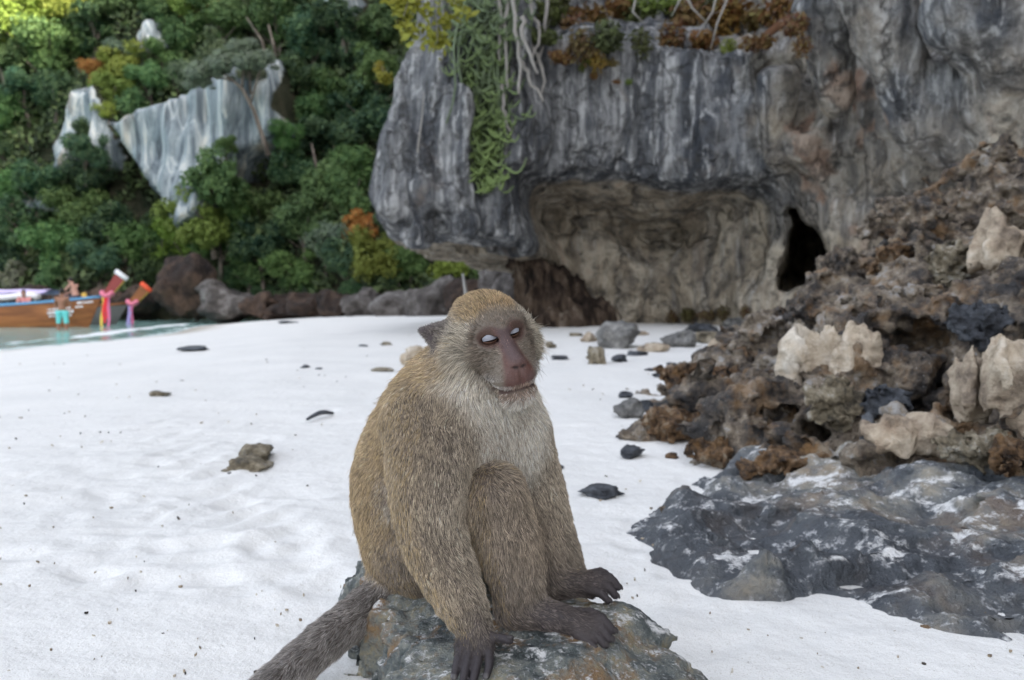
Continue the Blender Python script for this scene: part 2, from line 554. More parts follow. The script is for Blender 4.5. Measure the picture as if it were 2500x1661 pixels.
def cliff_f(p):
    x, y, z = p[:, 0], p[:, 1], p[:, 2]
    yf = cliff_front(x, z)
    q = np.stack([x * 1.0, y * .9, z * .22], 1)
    flute = fbm(q * 1.3 + 4, 3)
    lump = fbm(p * .55 + 8, 3)
    crag = ridged(p * np.array([.9, .9, .6], np.float32) + 2, 2) - 1.0
    wr = sstep(2.6, 4.6, x)
    d = (yf - y) * .62
    d = d - .27 * flute * sstep(1.1, 2.6, z) * (1 - .3 * wr) - .20 * lump * (1 + 1.4 * wr) - wr * .50 * crag
    # the free left end of the block
    xl = interp([-1, .9, 1.25, 1.5, 1.75, 2.1, 3.3, 4.8, 7, 12], [-1.05, -1.1, -1.35, -1.85, -1.96, -1.98, -1.70, -1.28, -.6, .6], z)
    xl = xl + interp([0, 1.2, 1.35], [1.7, 1.4, 0], z) + .09 * fbm(p * 1.3, 2) + .0 * y
    d = smax(d, (xl - x) * .9, .18)
    # the dark cave between the notch and the right wall
    c0 = P(1975, 610, 12.4)
    cave = cone(p, P(1955, 650, 9.0), P(1985, 640, 15.5), .26, .42)
    cave = smin(cave, cone(p, P(1950, 585, 9.0), P(1970, 580, 15.5), .19, .30), .30)
    cave = smin(cave, cone(p, P(1928, 520, 9.0), P(1945, 520, 15.0), .10, .16), .30)
    cave = smin(cave, cone(p, P(1905, 700, 9.5), P(1925, 690, 14.5), .12, .2), .3)
    d = smax(d, -(cave + .05 * fbm(p * 2.2, 2)), .15)
    # cracks on the upper face
    for (u0, v0, u1, v1, r) in ((1380, 250, 1370, 330, .05), (1372, 330, 1420, 430, .09), (1500, 350, 1570, 395, .05), (1020, 440, 1075, 452, .05), (1140, 430, 1150, 500, .07)):
        d = smax(d, -cone(p, P(u0, v0, 11.2), P(u1, v1, 11.25), r, r), .08)
    for (u0, v0, r) in ((1030, 470, .26), (955, 505, .22), (1100, 480, .20), (1020, 570, .24), (1135, 550, .22)):
        d = smin(d, ell(p, P(u0, v0, 10.75), (r, r, r * 1.1)), .10)
    for (u0, v0, r) in ((985, 545, .14), (1075, 535, .17), (1085, 580, .12), (985, 470, .08)):
        d = smax(d, -ell(p, P(u0, v0, 10.55), (r, r * 1.4, r)), .08)
    # folds and hanging blocks of the right wall
    for (a0, a1, r0, r1) in (((2400, 20, 7.9), (2480, 110, 7.9), .55, .5), ((2130, -40, 8.7), (2240, 330, 8.8), .42, .22), ((2010, 20, 9.6), (2045, 250, 9.7), .36, .20), ((2290, 200, 8.6), (2330, 360, 8.8), .22, .30), ((2440, 240, 8.2), (2480, 420, 8.4), .38, .30), ((1900, 210, 10.8), (1890, 380, 11.0), .30, .16)):
        d = smin(d, cone(p, P(*a0), P(*a1), r0, r1), .12)
    for (a0, a1, r0) in (((2335, 170, 8.0), (2345, 400, 8.2), .16), ((2010, 330, 10.2), (2060, 430, 10.4), .30), ((2080, 60, 9.0), (2110, 240, 9.2), .10)):
        d = smax(d, -cone(p, P(*a0), P(*a1), r0, r0), .12)
    d = smax(d, z - 9.5, .3)
    return d
V, Q = surface(cliff_f, (-3.0, 5.0, -.6), (12.5, 17.5, 9.7), .065, lip=2.2)
N = vnormals(V, Q)
V = V + N * (.035 * fbm(V * 3.2, 3) + .03 * (ridged(V * np.array([2.6, 2.6, 1.2]), 3) - 1))[:, None]
CLIFF = cliff_mat('cliff_limestone')
scar = np.zeros(len(V))
for (u0, v0, r0) in ((1962, 310, .12), (1980, 370, .17), (2012, 430, .16), (2055, 205, .17), (2085, 225, .18), (2125, 320, .13), (2085, 560, .12)):
    dr = ray(u0, v0); q = V - np.array([0, 0, CAM_Z]); t = (q @ dr) / (dr @ dr)
    dd = np.linalg.norm(q - t[:, None] * dr, axis=1)
    scar = np.maximum(scar, sstep(r0 * 1.2, r0 * .8, dd + .25 * fbm(V * 2.6, 3)))
notch = np.maximum(sstep(11.8, 12.8, V[:, 1]) * sstep(3.3, 2.3, V[:, 2]), np.maximum(.8 * sstep(2.2, 1.0, V[:, 2]) * (V[:, 0] > 2.5), .50 * sstep(2.6, 3.8, V[:, 0])))
link('limestone_cliff', mesh_from('limestone_cliff', V, Q, CLIFF, attrs={'scar': scar, 'notch': notch}), label='grey streaked limestone cliff overhanging a tan sea notch and dark cave', cat='cliff')

# soil and roots pillar under the overhang
def pillar_f(p):
    d = cone(p, P(1345, 800, 13.0), P(1315, 690, 13.2), .48, .30)
    d = smin(d, cone(p, P(1315, 690, 13.2), P(1260, 590, 12.9), .30, .22), .3)
    d = smin(d, cone(p, P(1450, 790, 13.0), P(1380, 720, 13.3), .35, .3), .4)
    return d - .16 * (ridged(p * np.array([2.6, 2.6, 1.2], np.float32), 3) - .9)
V, Q = surface(pillar_f, P(1200, 840, 11.8) - [.3, 0, .3], P(1560, 560, 14.6) + [.3, 0, .2], .05, lip=2)
m = M('root_bound_soil', .95, .1)
m.color(m.ramp(m.noise(1.5, 6, .7, m.co((3, 3, .9))), [(.34, (.008, .007, .006)), (.46, (.035, .025, .020)), (.58, (.11, .078, .056)), (.70, (.24, .20, .16))]))
m.bump(m.noise(6, 5, .7, m.co((2, 2, .6))), .1, 1)
link('soil_pillar', mesh_from('soil_pillar', V, Q, m.mat), label='dark reddish soil and root pillar under the cliff overhang', cat='soil')

# tall wooded ridge beside and behind: it keeps the bay in shade
gy = np.linspace(-45, 62, 110); gz = np.linspace(-1, 50, 60)
Yy, Zz = np.meshgrid(gy, gz, indexing='ij')
xr = 11.0 + 0.10 * Zz + .5 * np.maximum(0, -Yy - 10) * .2 + np.maximum(0, Yy - 16) * .02
pp = np.stack([Yy.ravel() * .12, Zz.ravel() * .12, 0 * Yy.ravel()], 1)
xr = xr + (2.0 * fbm(pp, 4)).reshape(xr.shape)
top = (3.5 * fbm(np.stack([Yy.ravel() * .08, 0 * Yy.ravel(), 0 * Yy.ravel() + 5], 1), 3)).reshape(xr.shape) * (Zz > 46)
mb = MB(); mb.grid(np.stack([xr, Yy, Zz + top], -1))
mb.grid(np.stack([xr[:, -1:] + np.linspace(0, 40, 12)[None], np.repeat(Yy[:, -1:], 12, 1), (Zz + top)[:, -1:] - np.linspace(0, 12, 12)[None] ** 1.0], -1))
RIDGE = cliff_mat('ridge_limestone')
link('ridge', mb.mesh('ridge', RIDGE), label='tall limestone ridge standing over the beach', kind='structure')

# ================================================================== FAR HILLSIDE
def poly_mask(u, v, poly, soft):
    poly = np.asarray(poly, float)
    ins = np.zeros(u.shape, bool); dmin = np.full(u.shape, 1e9)
    for (x0, y0), (x1, y1) in zip(poly, np.roll(poly, -1, 0)):
        c = ((y0 > v) != (y1 > v)) & (u < (x1 - x0) * (v - y0) / (y1 - y0 + 1e-9) + x0)
        ins ^= c
        t = np.clip(((u - x0) * (x1 - x0) + (v - y0) * (y1 - y0)) / ((x1 - x0) ** 2 + (y1 - y0) ** 2 + 1e-9), 0, 1)
        dmin = np.minimum(dmin, np.hypot(u - x0 - t * (x1 - x0), v - y0 - t * (y1 - y0)))
    return sstep(-soft, soft, np.where(ins, dmin, -dmin))
HD = 48.0                                            # mean distance of the hillside wall
def uv_of(x, z):                                     # where a point of the wall falls on the photo
    yb = 37.6 - .10 * (x + 20) + .45 * np.maximum(z, -1)
    return CX + F_PX * x / yb, HORIZON - F_PX * (z - CAM_Z) / yb
FACES = [([(265, 300), (420, 250), (520, 215), (700, 150), (705, 240), (700, 340), (600, 380), (550, 440), (500, 540), (425, 575), (360, 480), (300, 385)], 4.2),
         ([(60, 330), (150, 210), (235, 190), (255, 300), (240, 400), (180, 410), (60, 400)], 2.2),
         ([(-60, 430), (60, 400), (70, 500), (-60, 540)], 2.0),
         ([(300, 60), (370, 20), (380, 110), (310, 120)], 1.6),
         ([(770, -40), (860, -40), (850, 50), (780, 50)], 2.0)]
def hill_y(x, z):
    u, v = uv_of(x, z)
    y = 41.5 - .10 * (x + 20) - 0.28 * np.maximum(0, x + 12) + .45 * np.maximum(z, 0)
    y = y + 2.2 * fbm(np.stack([x * .11, z * .11, 0 * x], 1), 3)
    for poly, amt in FACES:
        y = y - amt * poly_mask(u, v, poly, 22)
    return y
hx = np.linspace(-62, 6, 250); hz = np.linspace(-1.5, 44, 170)
X, Z = np.meshgrid(hx, hz, indexing='ij')
x, z = X.ravel(), Z.ravel()
y = hill_y(x, z)
u, v = uv_of(x, z)
wu = 30 * fbm(np.stack([x * .45, z * .45, 0 * x + 2], 1), 3); wv = 30 * fbm(np.stack([x * .45, z * .45, 0 * x + 9], 1), 3)
fm = np.max([poly_mask(u + wu, v + wv, pl, 14) for pl, a in FACES], axis=0)
y = y - fm * .9 * fbm(np.stack([x * 1.1, 0 * x, z * .12], 1), 3)
ii = np.arange(len(hx) * len(hz)).reshape(len(hx), len(hz))
Q = np.stack([ii[:-1, :-1], ii[1:, :-1], ii[1:, 1:], ii[:-1, 1:]], -1).reshape(-1, 4)
m = M('hillside', .95, .1)
st = m.noise(1.0, 5, .62, m.co((1.9, 1.9, .09)), .5)
st2 = m.noise(1.0, 3, .6, m.co((.35, .35, .06), (5, 5, 5)))
rock = m.ramp(st, [(.32, (.07, .082, .092)), (.42, (.16, .19, .21)), (.51, (.26, .30, .315)), (.59, (.42, .45, .45)), (.68, (.60, .57, .49))])
rock = m.mix(m.ramp(st2, [(.58, 0.0), (.68, .6)]), rock, (.34, .27, .19))
grd = m.ramp(m.noise(.5, 5, .7), [(.35, (.018, .024, .014)), (.55, (.05, .05, .032)), (.7, (.09, .075, .05))])
m.color(m.mix(m.ramp(m.math('ADD', m.attr('rock', 'Fac'), m.math('MULTIPLY', m.math('SUBTRACT', m.noise(.6, 4), .5), .7)), [(.40, 0.0), (.55, 1.0)]), grd, rock))
m.bump(m.noise(1.2, 5, .65, m.co((1, 1, .3))), .5, .9)
link('hillside', mesh_from('hillside', np.stack([x, y, z], 1), Q, m.mat, attrs={'rock': fm}), label='steep wooded hillside with bare streaked limestone faces', kind='structure')
def hill_hit(u, v):
    d = ray(u, v)
    t = np.linspace(24, 90, 500)
    pts = np.array([0, 0, CAM_Z]) + d[None] * t[:, None]
    k = np.nonzero(pts[:, 1] > hill_y(pts[:, 0], pts[:, 2]))[0]
    return pts[k[0]] if len(k) else pts[-1]

# ================================================================== TREES
def leaf_mat(name):
    m = M(name, .6, .25)
    oi = m.n('ShaderNodeObjectInfo')
    at = m.attr('tint', 'Fac')
    c = m.mix(at, oi.outputs['Color'], m.mix(.5, oi.outputs['Color'], (.17, .22, .07)))
    hs = m.n('ShaderNodeHueSaturation')
    m.l(c, hs.inputs['Color'])
    m.l(m.math('ADD', m.math('MULTIPLY', at, .7), .62), hs.inputs['Value'])
    m.color(hs.outputs[0])
    tr = m.n('ShaderNodeBsdfTranslucent'); m.l(hs.outputs[0], tr.inputs[0])
    mx = m.n('ShaderNodeMixShader'); mx.inputs[0].default_value = .25
    m.l(m.b.outputs[0], mx.inputs[1]); m.l(tr.outputs[0], mx.inputs[2])
    out = [n for n in m.t.nodes if n.type == 'OUTPUT_MATERIAL'][0]
    m.l(mx.outputs[0], out.inputs[0])
    return m.mat
LEAF = leaf_mat('leaf')
m = M('bark', .9, .15)
m.color(m.ramp(m.noise(3, 4, .6, m.co((2, 2, .5))), [(.35, (.07, .055, .045)), (.65, (.20, .17, .14))]))
BARK = m.mat

def leaves_from(cent, nor, size, r, name, asp=1.8):
    """one small folded quad per leaf"""
    n = len(cent)
    rnd = r.normal(size=(n, 3)); nn = nor + .65 * rnd
    nn /= np.linalg.norm(nn, axis=1)[:, None]
    a = np.cross(nn, r.normal(size=(n, 3))); a /= np.maximum(np.linalg.norm(a, axis=1), 1e-6)[:, None]
    b = np.cross(nn, a)
    s = (size * r.uniform(.6, 1.4, n))[:, None]
    V = np.stack([cent - a * s * asp * .5, cent + b * s * .5 - nn * s * .12, cent + a * s * asp * .5, cent - b * s * .5 - nn * s * .12], 1).reshape(-1, 3)
    Q = np.arange(4 * n).reshape(n, 4)
    tint = np.repeat(np.clip(r.normal(.45, .25, n), 0, 1), 4)
    return V, Q, tint
def crown_mesh(seed, n, size, flat=.75, lobes=11, gap=.22):
    r = np.random.default_rng(seed)
    cs, ns = [], []
    lob = []
    for k in range(lobes):
        d = r.normal(size=3); d /= np.linalg.norm(d)
        lob.append((d * np.array([1, 1, flat]) * r.uniform(.25, .9), r.uniform(.16, .48)))
    wts = np.array([l[1] ** 2 for l in lob]); wts /= wts.sum()
    for (c, rad), k in zip(lob, (wts * n).astype(int)):
        d = r.normal(size=(k, 3)); d /= np.linalg.norm(d, axis=1)[:, None]
        rr = rad * r.uniform(.35, 1.30, k) ** .75
        cs.append(c + d * rr[:, None] * np.array([1, 1, .8])); ns.append(d + [0, 0, .5])
    cs = np.concatenate(cs); ns = np.concatenate(ns)
    keep = fbm(cs * 3.1 + seed, 2) > -gap
    V, Q, t = leaves_from(cs[keep], ns[keep], size, r, 'crown')
    # light and dark sprays
    cl = np.repeat(fbm(cs[keep] * 2.2 + 3 * seed, 2), 4)
    return mesh_from('crown', V, Q, LEAF, smooth=False, attrs={'tint': np.clip(t + .35 * cl, 0, 1)})
CROWNS = [crown_mesh(s, 10000, .056, fl, lb) for s, fl, lb in ((1, .8, 18), (2, .65, 16), (3, 1.0, 20), (4, .7, 15), (5, .9, 22), (6, .75, 18), (7, .95, 17))]
AIRY = [crown_mesh(8, 7000, .055, .6, 9, .3), crown_mesh(9, 7000, .055, .6, 9, .3)]
def trunk_mesh(seed, bend):
    r = np.random.default_rng(seed)
    mb = MB()
    t = np.linspace(0, 1, 7)
    pts = np.stack([bend * t ** 1.5, .1 * np.sin(t * 3 + seed), -1.6 + 1.5 * t], 1)
    mb.tube(pts, .085 - .05 * t, 6)
    for k in range(6):
        i = 3 + k % 4
        d = r.normal(size=3); d[2] = abs(d[2]) + .3; d /= np.linalg.norm(d)
        s = np.linspace(0, 1, 4)[:, None]
        mb.tube(pts[i] + s * d * .7 + s ** 2 * [0, 0, .12], .032 - .022 * s[:, 0], 4)
    return mb.mesh('trunk', BARK)
TRUNKS = [trunk_mesh(s, b) for s, b in ((1, .15), (2, -.25), (3, .05))]
_tr = np.random.default_rng(77)
def tree(name, pos, rad, col, label, group, crown=None, cat='tree', sq=(1, 1, 1), trunk=True):
    e = empty(name, tuple(pos), label, cat, group)
    e.scale = (rad * sq[0], rad * sq[1], rad * sq[2])
    e.rotation_euler = (0, 0, _tr.uniform(0, 6.28))
    c = link('crown', crown or CROWNS[_tr.integers(len(CROWNS))], e)
    c.color = (*col, 1)
    if trunk:
        link('trunk', TRUNKS[_tr.integers(3)], e)
    return e
G_DARK, G_MID, G_YEL, G_GREY, G_RUST = (.014, .040, .024), (.036, .078, .028), (.105, .140, .022), (.085, .105, .075), (.24, .10, .03)
LBL = {'dark': ('dark_tree', 'dark green leafy tree on the far hillside', 'dark trees of the far hillside', G_DARK),
       'mid': ('green_tree', 'mid green bushy tree on the far hillside', 'mid green trees of the far hillside', G_MID),
       'yel': ('yellow_green_tree', 'yellow green tree on the far hillside', 'yellow green trees of the far hillside', G_YEL),
       'grey': ('grey_green_tree', 'dull grey green shrubby tree on the far hillside', 'grey green trees of the far hillside', G_GREY),
       'rust': ('rust_tree', 'small tree with rust orange leaves on the far hillside', 'rust leaved trees of the far hillside', G_RUST)}
def htree(u, v, rpx, kind, crown=None):
    h = hill_hit(u, v)
    rad = rpx / F_PX * h[1]
    nm, lb, gp, col = LBL[kind]
    zone = ('behind the boats' if (u < 420 and v > 480) else 'below the streaked rock face' if (u < 700 and v > 430) else 'above the far shore boulders' if v > 430 else 'high on the upper slope' if v < 130
            else 'beside the smaller rock face' if u < 260 else 'around the top of the streaked rock face' if u < 660 else 'between the rock face and the near cliff')
    lb = lb.replace('on the far hillside', zone)
    col = tuple(np.array(col) * 1.9 * _tr.uniform(.65, 1.45) * np.array([_tr.uniform(.8, 1.3), 1, _tr.uniform(.8, 1.2)]))  # overall brightening puts the slight distance haze into the leaf colours
    tree(nm, h - np.array([0, rad * .55, -rad * .1]), rad * 1.12, col, lb, gp, crown, sq=(1, .8, _tr.uniform(.8, 1.05)))
# trees the photograph lets one tell apart
spots = [(90, 560, 85, 'dark'), (170, 610, 70, 'mid'), (40, 640, 70, 'dark'), (120, 450, 70, 'dark'), (220, 530, 75, 'mid'), (300, 560, 75, 'dark'),
         (225, 370, 50, 'dark'), (215, 330, 32, 'dark'), (250, 430, 60, 'dark'), (330, 610, 65, 'mid'), (260, 640, 60, 'dark'), (70, 690, 55, 'grey'), (150, 680, 45, 'mid'),
         (500, 560, 85, 'yel'), (540, 470, 95, 'mid'), (470, 600, 80, 'yel'), (560, 580, 90, 'mid'), (640, 510, 75, 'mid'), (650, 600, 80, 'dark'),
         (720, 650, 70, 'mid'), (620, 670, 60, 'mid'), (760, 560, 75, 'mid'), (800, 600, 65, 'grey'), (850, 640, 60, 'dark'), (890, 560, 55, 'rust'),
         (930, 640, 75, 'yel'), (860, 500, 70, 'mid'), (800, 470, 70, 'mid'), (900, 420, 80, 'mid'), (750, 430, 75, 'dark'), (820, 350, 85, 'dark'),
         (760, 290, 70, 'mid'), (900, 300, 80, 'dark'), (840, 240, 75, 'mid'), (740, 210, 75, 'dark'), (930, 200, 75, 'mid'), (860, 150, 75, 'dark'),
         (770, 130, 75, 'dark'), (930, 100, 75, 'mid'), (850, 60, 70, 'dark'), (700, 80, 75, 'mid'), (640, 40, 70, 'mid'), (700, 10, 60, 'dark'),
         (560, 60, 75, 'mid'), (480, 30, 70, 'yel'), (470, 110, 65, 'mid'), (560, 130, 60, 'grey'), (400, 40, 60, 'mid'), (250, 80, 80, 'dark'),
         (330, 150, 55, 'grey'), (200, 40, 70, 'yel'), (150, 140, 80, 'mid'), (80, 80, 80, 'yel'), (30, 150, 70, 'mid'), (20, 40, 70, 'grey'),
         (90, 230, 65, 'dark'), (30, 290, 65, 'mid'), (110, 20, 60, 'yel'), (300, 20, 55, 'mid'), (30, 370, 50, 'dark'), (150, 235, 55, 'dark'), (100, 300, 40, 'mid'),
         (330, 170, 70, 'yel'), (290, 230, 58, 'yel'), (390, 210, 62, 'mid'), (330, 265, 52, 'mid'), (420, 160, 55, 'mid'), (255, 190, 40, 'rust'), (270, 280, 30, 'yel'), (450, 200, 45, 'grey'), (480, 60, 32, 'rust'), (530, 35, 25, 'rust'),
         (60, 470, 55, 'mid'), (-20, 560, 70, 'mid'), (-30, 680, 60, 'dark'), (410, 640, 60, 'dark'), (390, 570, 45, 'dark'),
         (700, 340, 45, 'mid'), (560, 360, 30, 'mid'), (1010, 640, 60, 'mid'), (1090, 650, 65, 'yel'), (1180, 650, 65, 'mid'), (1240, 640, 60, 'dark'),
         (960, 690, 50, 'dark'), (1010, 560, 70, 'dark'), (960, 20, 60, 'dark'), (1130, 600, 60, 'dark'), (620, 180, 38, 'grey'),
         (740, 700, 45, 'mid'), (660, 720, 40, 'dark'), (880, 690, 45, 'dark'), (560, 690, 40, 'dark'), (1010, 300, 90, 'dark'), (1000, 440, 80, 'mid')]
for s in spots:
    htree(*s)
# the leaning silvery tree growing in front of the bare rock face
h = hill_hit(640, 350); h1 = h + np.array([-.2, -3.2, .3])
def at_h(u, v): return P(u, v, h1[1])
e = empty('leaning_tree', tuple(h1), 'slender leaning tree with silvery grey green crown before the streaked rock face', 'tree')
mb = MB()
tp = np.array([at_h(655, 380), at_h(640, 330), at_h(620, 270), at_h(590, 215), at_h(560, 190)])
mb.tube(tp, [.13, .12, .10, .08, .05], 7)
for (a, b) in (((600, 228), (530, 170)), ((590, 215), (600, 130)), ((612, 250), (640, 160)), ((575, 200), (500, 190))):
    pa, pb = at_h(*a), at_h(*b); s = np.linspace(0, 1, 4)[:, None]
    mb.tube(pa + (pb - pa) * s + s * (1 - s) * [0, 0, .4], .07 - .05 * s[:, 0], 5)
sub(link('trunk', mb.mesh('trunk', BARK)), e)
for (u, v, r) in ((520, 175, 55), (580, 150, 60), (630, 150, 52), (490, 205, 35), (600, 115, 40)):
    c = link('crown', AIRY[int(u) % 2]); c.color = (.24, .29, .23, 1)
    q = at_h(u, v); k = r / F_PX * q[1]
    c.location = q; c.scale = (k * 1.15, k, k * .75)
    sub(c, e)
# bare pale trunks between the trees
for k, (pts) in enumerate((((760, 350), (775, 420), (790, 480)), ((690, 350), (695, 400), (705, 440)), ((655, 60), (668, 110), (675, 140)), ((600, 40), (640, 100), (650, 150)))):
    q0 = hill_hit(*pts[1])[1] - 2.2
    mb = MB(); mb.tube([P(u, v, q0) for u, v in pts], [.05, .09, .10], 5)
    link('bare_tree', mb.mesh('bare_tree', BARK), label='thin bare grey trunk showing between the hillside trees', cat='tree', group='bare trunks of the hillside')
# undergrowth that fills between the trees
r = np.random.default_rng(4)
uu = r.uniform(-62, 6, 90000); zz = r.uniform(0.2, 30, 90000)
yy = hill_y(uu, zz)
pu, pv = uv_of(uu, zz)
fmask = np.max([poly_mask(pu, pv, pl, 14) for pl, a in FACES], axis=0)
cl = fbm(np.stack([uu * .5, zz * .5, 0 * uu], 1), 3)
k = (fmask < .3) & (cl > -.30)
cen = np.stack([uu, yy - r.uniform(0, .9, len(uu)) * (1 + cl), zz], 1)[k]
V, Q, t = leaves_from(cen, np.tile([0, -.8, .6], (len(cen), 1)), .23, r, 'undergrowth')
o = link('undergrowth', mesh_from('undergrowth', V, Q, LEAF, smooth=False, attrs={'tint': np.clip(t + .3 * np.repeat(cl[k], 4), 0, 1)}), label='mixed green undergrowth covering the far hillside', cat='undergrowth', kind='stuff')
o.color = (.026, .046, .026, 1)

# ================================================================== ROCKS
def rock_mat(name, stops, sandy=0.0, tide=None, contrast=2.3, scale=9.0, rough=(.45, .9), specks=0.0, rust=0.0, bump=.012, wet=.35, spot=1.0):
    m = M(name, .7, wet)
    a = m.noise(scale, 7, .66)
    b = m.noise(scale * .33, 4, .6, m.co((1, 1, 1), (3, 5, 9)), .6)
    a2 = m.noise(scale * 3.3, 6, .7, m.co((1, 1, 1), (6, 2, 7)))
    fac = m.math('ADD', m.math('ADD', m.math('MULTIPLY', a, .40), m.math('MULTIPLY', b, .32)), m.math('MULTIPLY', a2, .28))
    c = m.ramp(m.math('ADD', m.math('MULTIPLY', m.math('SUBTRACT', fac, .5), contrast), .5), stops)
    if rust:
        c = m.mix(m.ramp(m.noise(scale * .8, 5, .7, m.co((1, 1, 1), (8, 1, 4))), [(.52, 0.0), (.64, rust)]), c, m.mix(m.noise(scale * 4, 3), (.22, .105, .035), (.34, .20, .075)))
    if specks:
        sp = m.ramp(m.voro(scale * 9), [(.10, specks), (.17, 0.0)])
        sp = m.math('MULTIPLY', sp, m.ramp(m.noise(scale * .7, 3), [(.50, 0.0), (.62, 1.0)]))
        c = m.mix(sp, c, (.55, .53, .50))
    if tide:
        tr = m.n('ShaderNodeMapRange'); tr.inputs[1].default_value = tide[0]; tr.inputs[2].default_value = tide[1]; tr.inputs[3].default_value = .72; tr.inputs[4].default_value = 0.0
        m.l(m.math('ADD', m.pz(), m.math('MULTIPLY', m.math('SUBTRACT', b, .5), .22)), tr.inputs[0])
        c = m.mix(tr.outputs[0], c, m.mix(a, (.02, .024, .03), (.10, .11, .125)))
    if sandy:
        up = m.ramp(m.nz(), [(.45, 0.0), (.75, 1.0)])
        pat = m.ramp(m.noise(scale * 1.2, 7, .72, m.co((1, 1.6, 1), (1, 2, 3))), [(.60 - .12 * sandy, 0.0), (.66 - .12 * sandy, 1.0)])
        c = m.mix(m.math('MULTIPLY', up, pat), c, (.74, .73, .71))
        dust = m.ramp(m.noise(scale * 7, 4, .7), [(.56, 0.0), (.66, .8)])
        c = m.mix(m.math('MULTIPLY', dust, m.ramp(m.nz(), [(.1, 0.0), (.8, .8)])), c, (.62, .62, .62))
    m.color(c)
    m.rough(m.ramp(a, [(.35, rough[0]), (.65, rough[1])]))
    m.bump(m.math('ADD', m.math('ADD', m.noise(scale * 4, 6, .7), a2), m.math('MULTIPLY', m.noise(scale * 14, 3, .6), .4)), bump * 1.4, 1.0)
    return m.mat
R_SLAB = rock_mat('slab_rock', [(.30, (.028, .032, .038)), (.44, (.075, .085, .095)), (.54, (.15, .155, .15)), (.64, (.25, .235, .20)), (.75, (.33, .29, .22))], sandy=.42, tide=(.02, .075), scale=6, rust=.3, wet=.6, bump=.012, rough=(.3, .75))
R_CRAG = rock_mat('crag_rock', [(.30, (.014, .012, .012)), (.42, (.055, .045, .038)), (.51, (.15, .115, .082)), (.60, (.29, .235, .17)), (.72, (.42, .40, .38))], sandy=.0, scale=7, rust=.60, specks=.8, wet=.6, bump=.02, rough=(.32, .8))
R_HONEY = rock_mat('honeycomb_rock', [(.32, (.025, .018, .014)), (.45, (.10, .060, .034)), (.56, (.23, .135, .066)), (.68, (.34, .27, .19))], scale=14, rust=.6, wet=.4, bump=.014)
R_PALE = rock_mat('pale_rock', [(.26, (.12, .095, .075)), (.40, (.32, .255, .19)), (.55, (.50, .42, .32)), (.72, (.66, .60, .51))], scale=5, rough=(.7, .95), wet=.2, bump=.012, rust=.2)
R_DARK = rock_mat('blue_black_rock', [(.30, (.014, .016, .020)), (.50, (.045, .05, .06)), (.66, (.11, .12, .135))], scale=14, rough=(.3, .7), wet=.55, bump=.008)
R_SEAT = rock_mat('seat_rock', [(.28, (.040, .048, .048)), (.42, (.12, .135, .13)), (.55, (.23, .235, .205)), (.70, (.34, .29, .18))], sandy=.45, scale=20, rust=.75, wet=.4, bump=.006)
R_OLIVE = rock_mat('olive_rock', [(.32, (.07, .06, .045)), (.48, (.20, .165, .11)), (.58, (.31, .265, .19)), (.70, (.43, .40, .34))], scale=16, wet=.25, bump=.008)
R_BOULD = rock_mat('boulder_rock', [(.30, (.045, .040, .038)), (.48, (.12, .105, .095)), (.62, (.24, .22, .205)), (.74, (.34, .33, .32))], scale=1.2, wet=.25, bump=.12)
R_BOULD2 = rock_mat('brown_boulder_rock', [(.30, (.018, .014, .013)), (.50, (.055, .038, .030)), (.68, (.13, .085, .06))], scale=1.2, wet=.2, bump=.12)

def roughen(V, Q, pit, pitsc, fine, finesc, ridge=0, ridgesc=1):
    N = vnormals(V, Q)
    d = fine * fbm(V * finesc, 4)
    if ridge: d = d + ridge * (ridged(V * ridgesc, 3) - 1.1)
    if pit:
        g = np.clip(.5 + 1.2 * fbm(V * pitsc * .22 + 7, 2), 0, 1)
        wv = worley(V * pitsc + .35 * fbm(V * pitsc * .6, 2)[:, None])
        d = d - pit * g * np.clip(.62 - wv, 0, 1) * 1.6 + pit * .35 * g * np.clip(wv - .62, 0, 1)
    return V + N * d[:, None]
def idw(anch, x, y, pw=3.0, soft=.05):
    num = np.zeros(len(x)); den = np.zeros(len(x))
    for (ax, ay, az) in anch:
        w_ = 1 / ((x - ax) ** 2 + (y - ay) ** 2 + soft ** 2) ** (pw / 2)
        num += w_ * az; den += w_
    return num / den
def anchors(pix, ground):
    return [tuple(P(*q)) for q in pix] + [(gx_, gy_, gz_) for gx_, gy_, gz_ in ground]

# broad dark slab in front
slab_a = anchors([(1610, 1262, 1.86), (1690, 1330, 1.62), (1800, 1385, 1.47), (1740, 1225, 1.92), (1890, 1290, 1.66), (1990, 1430, 1.38), (2080, 1340, 1.56),
                  (2040, 1200, 1.92), (1890, 1180, 2.12), (2200, 1290, 1.62), (2290, 1385, 1.42), (2290, 1240, 1.77), (2450, 1490, 1.25), (2440, 1340, 1.52),
                  (2230, 1120, 2.08), (2090, 1100, 2.28), (2400, 1150, 1.92), (1990, 1110, 2.42), (1780, 1170, 2.30), (2600, 1300, 1.5), (2600, 1450, 1.25), (2600, 1100, 1.9), (2110, 1480, 1.29),
                  (2350, 1460, 1.30), (2520, 1540, 1.2), (1900, 1400, 1.42), (2700, 1500, 1.15)],
                 [(.22, 1.95, -.09), (.24, 1.72, -.09), (.26, 1.52, -.09), (.31, 1.36, -.1), (.42, 1.28, -.1), (.52, 1.17, -.1), (.60, 1.21, -.06), (.66, 1.16, -.1), (.76, 1.11, -.1), (.95, 1.02, -.1),
                  (1.2, .95, -.1), (.26, 2.15, -.09), (.40, 2.32, -.09), (.52, 2.50, -.09)])
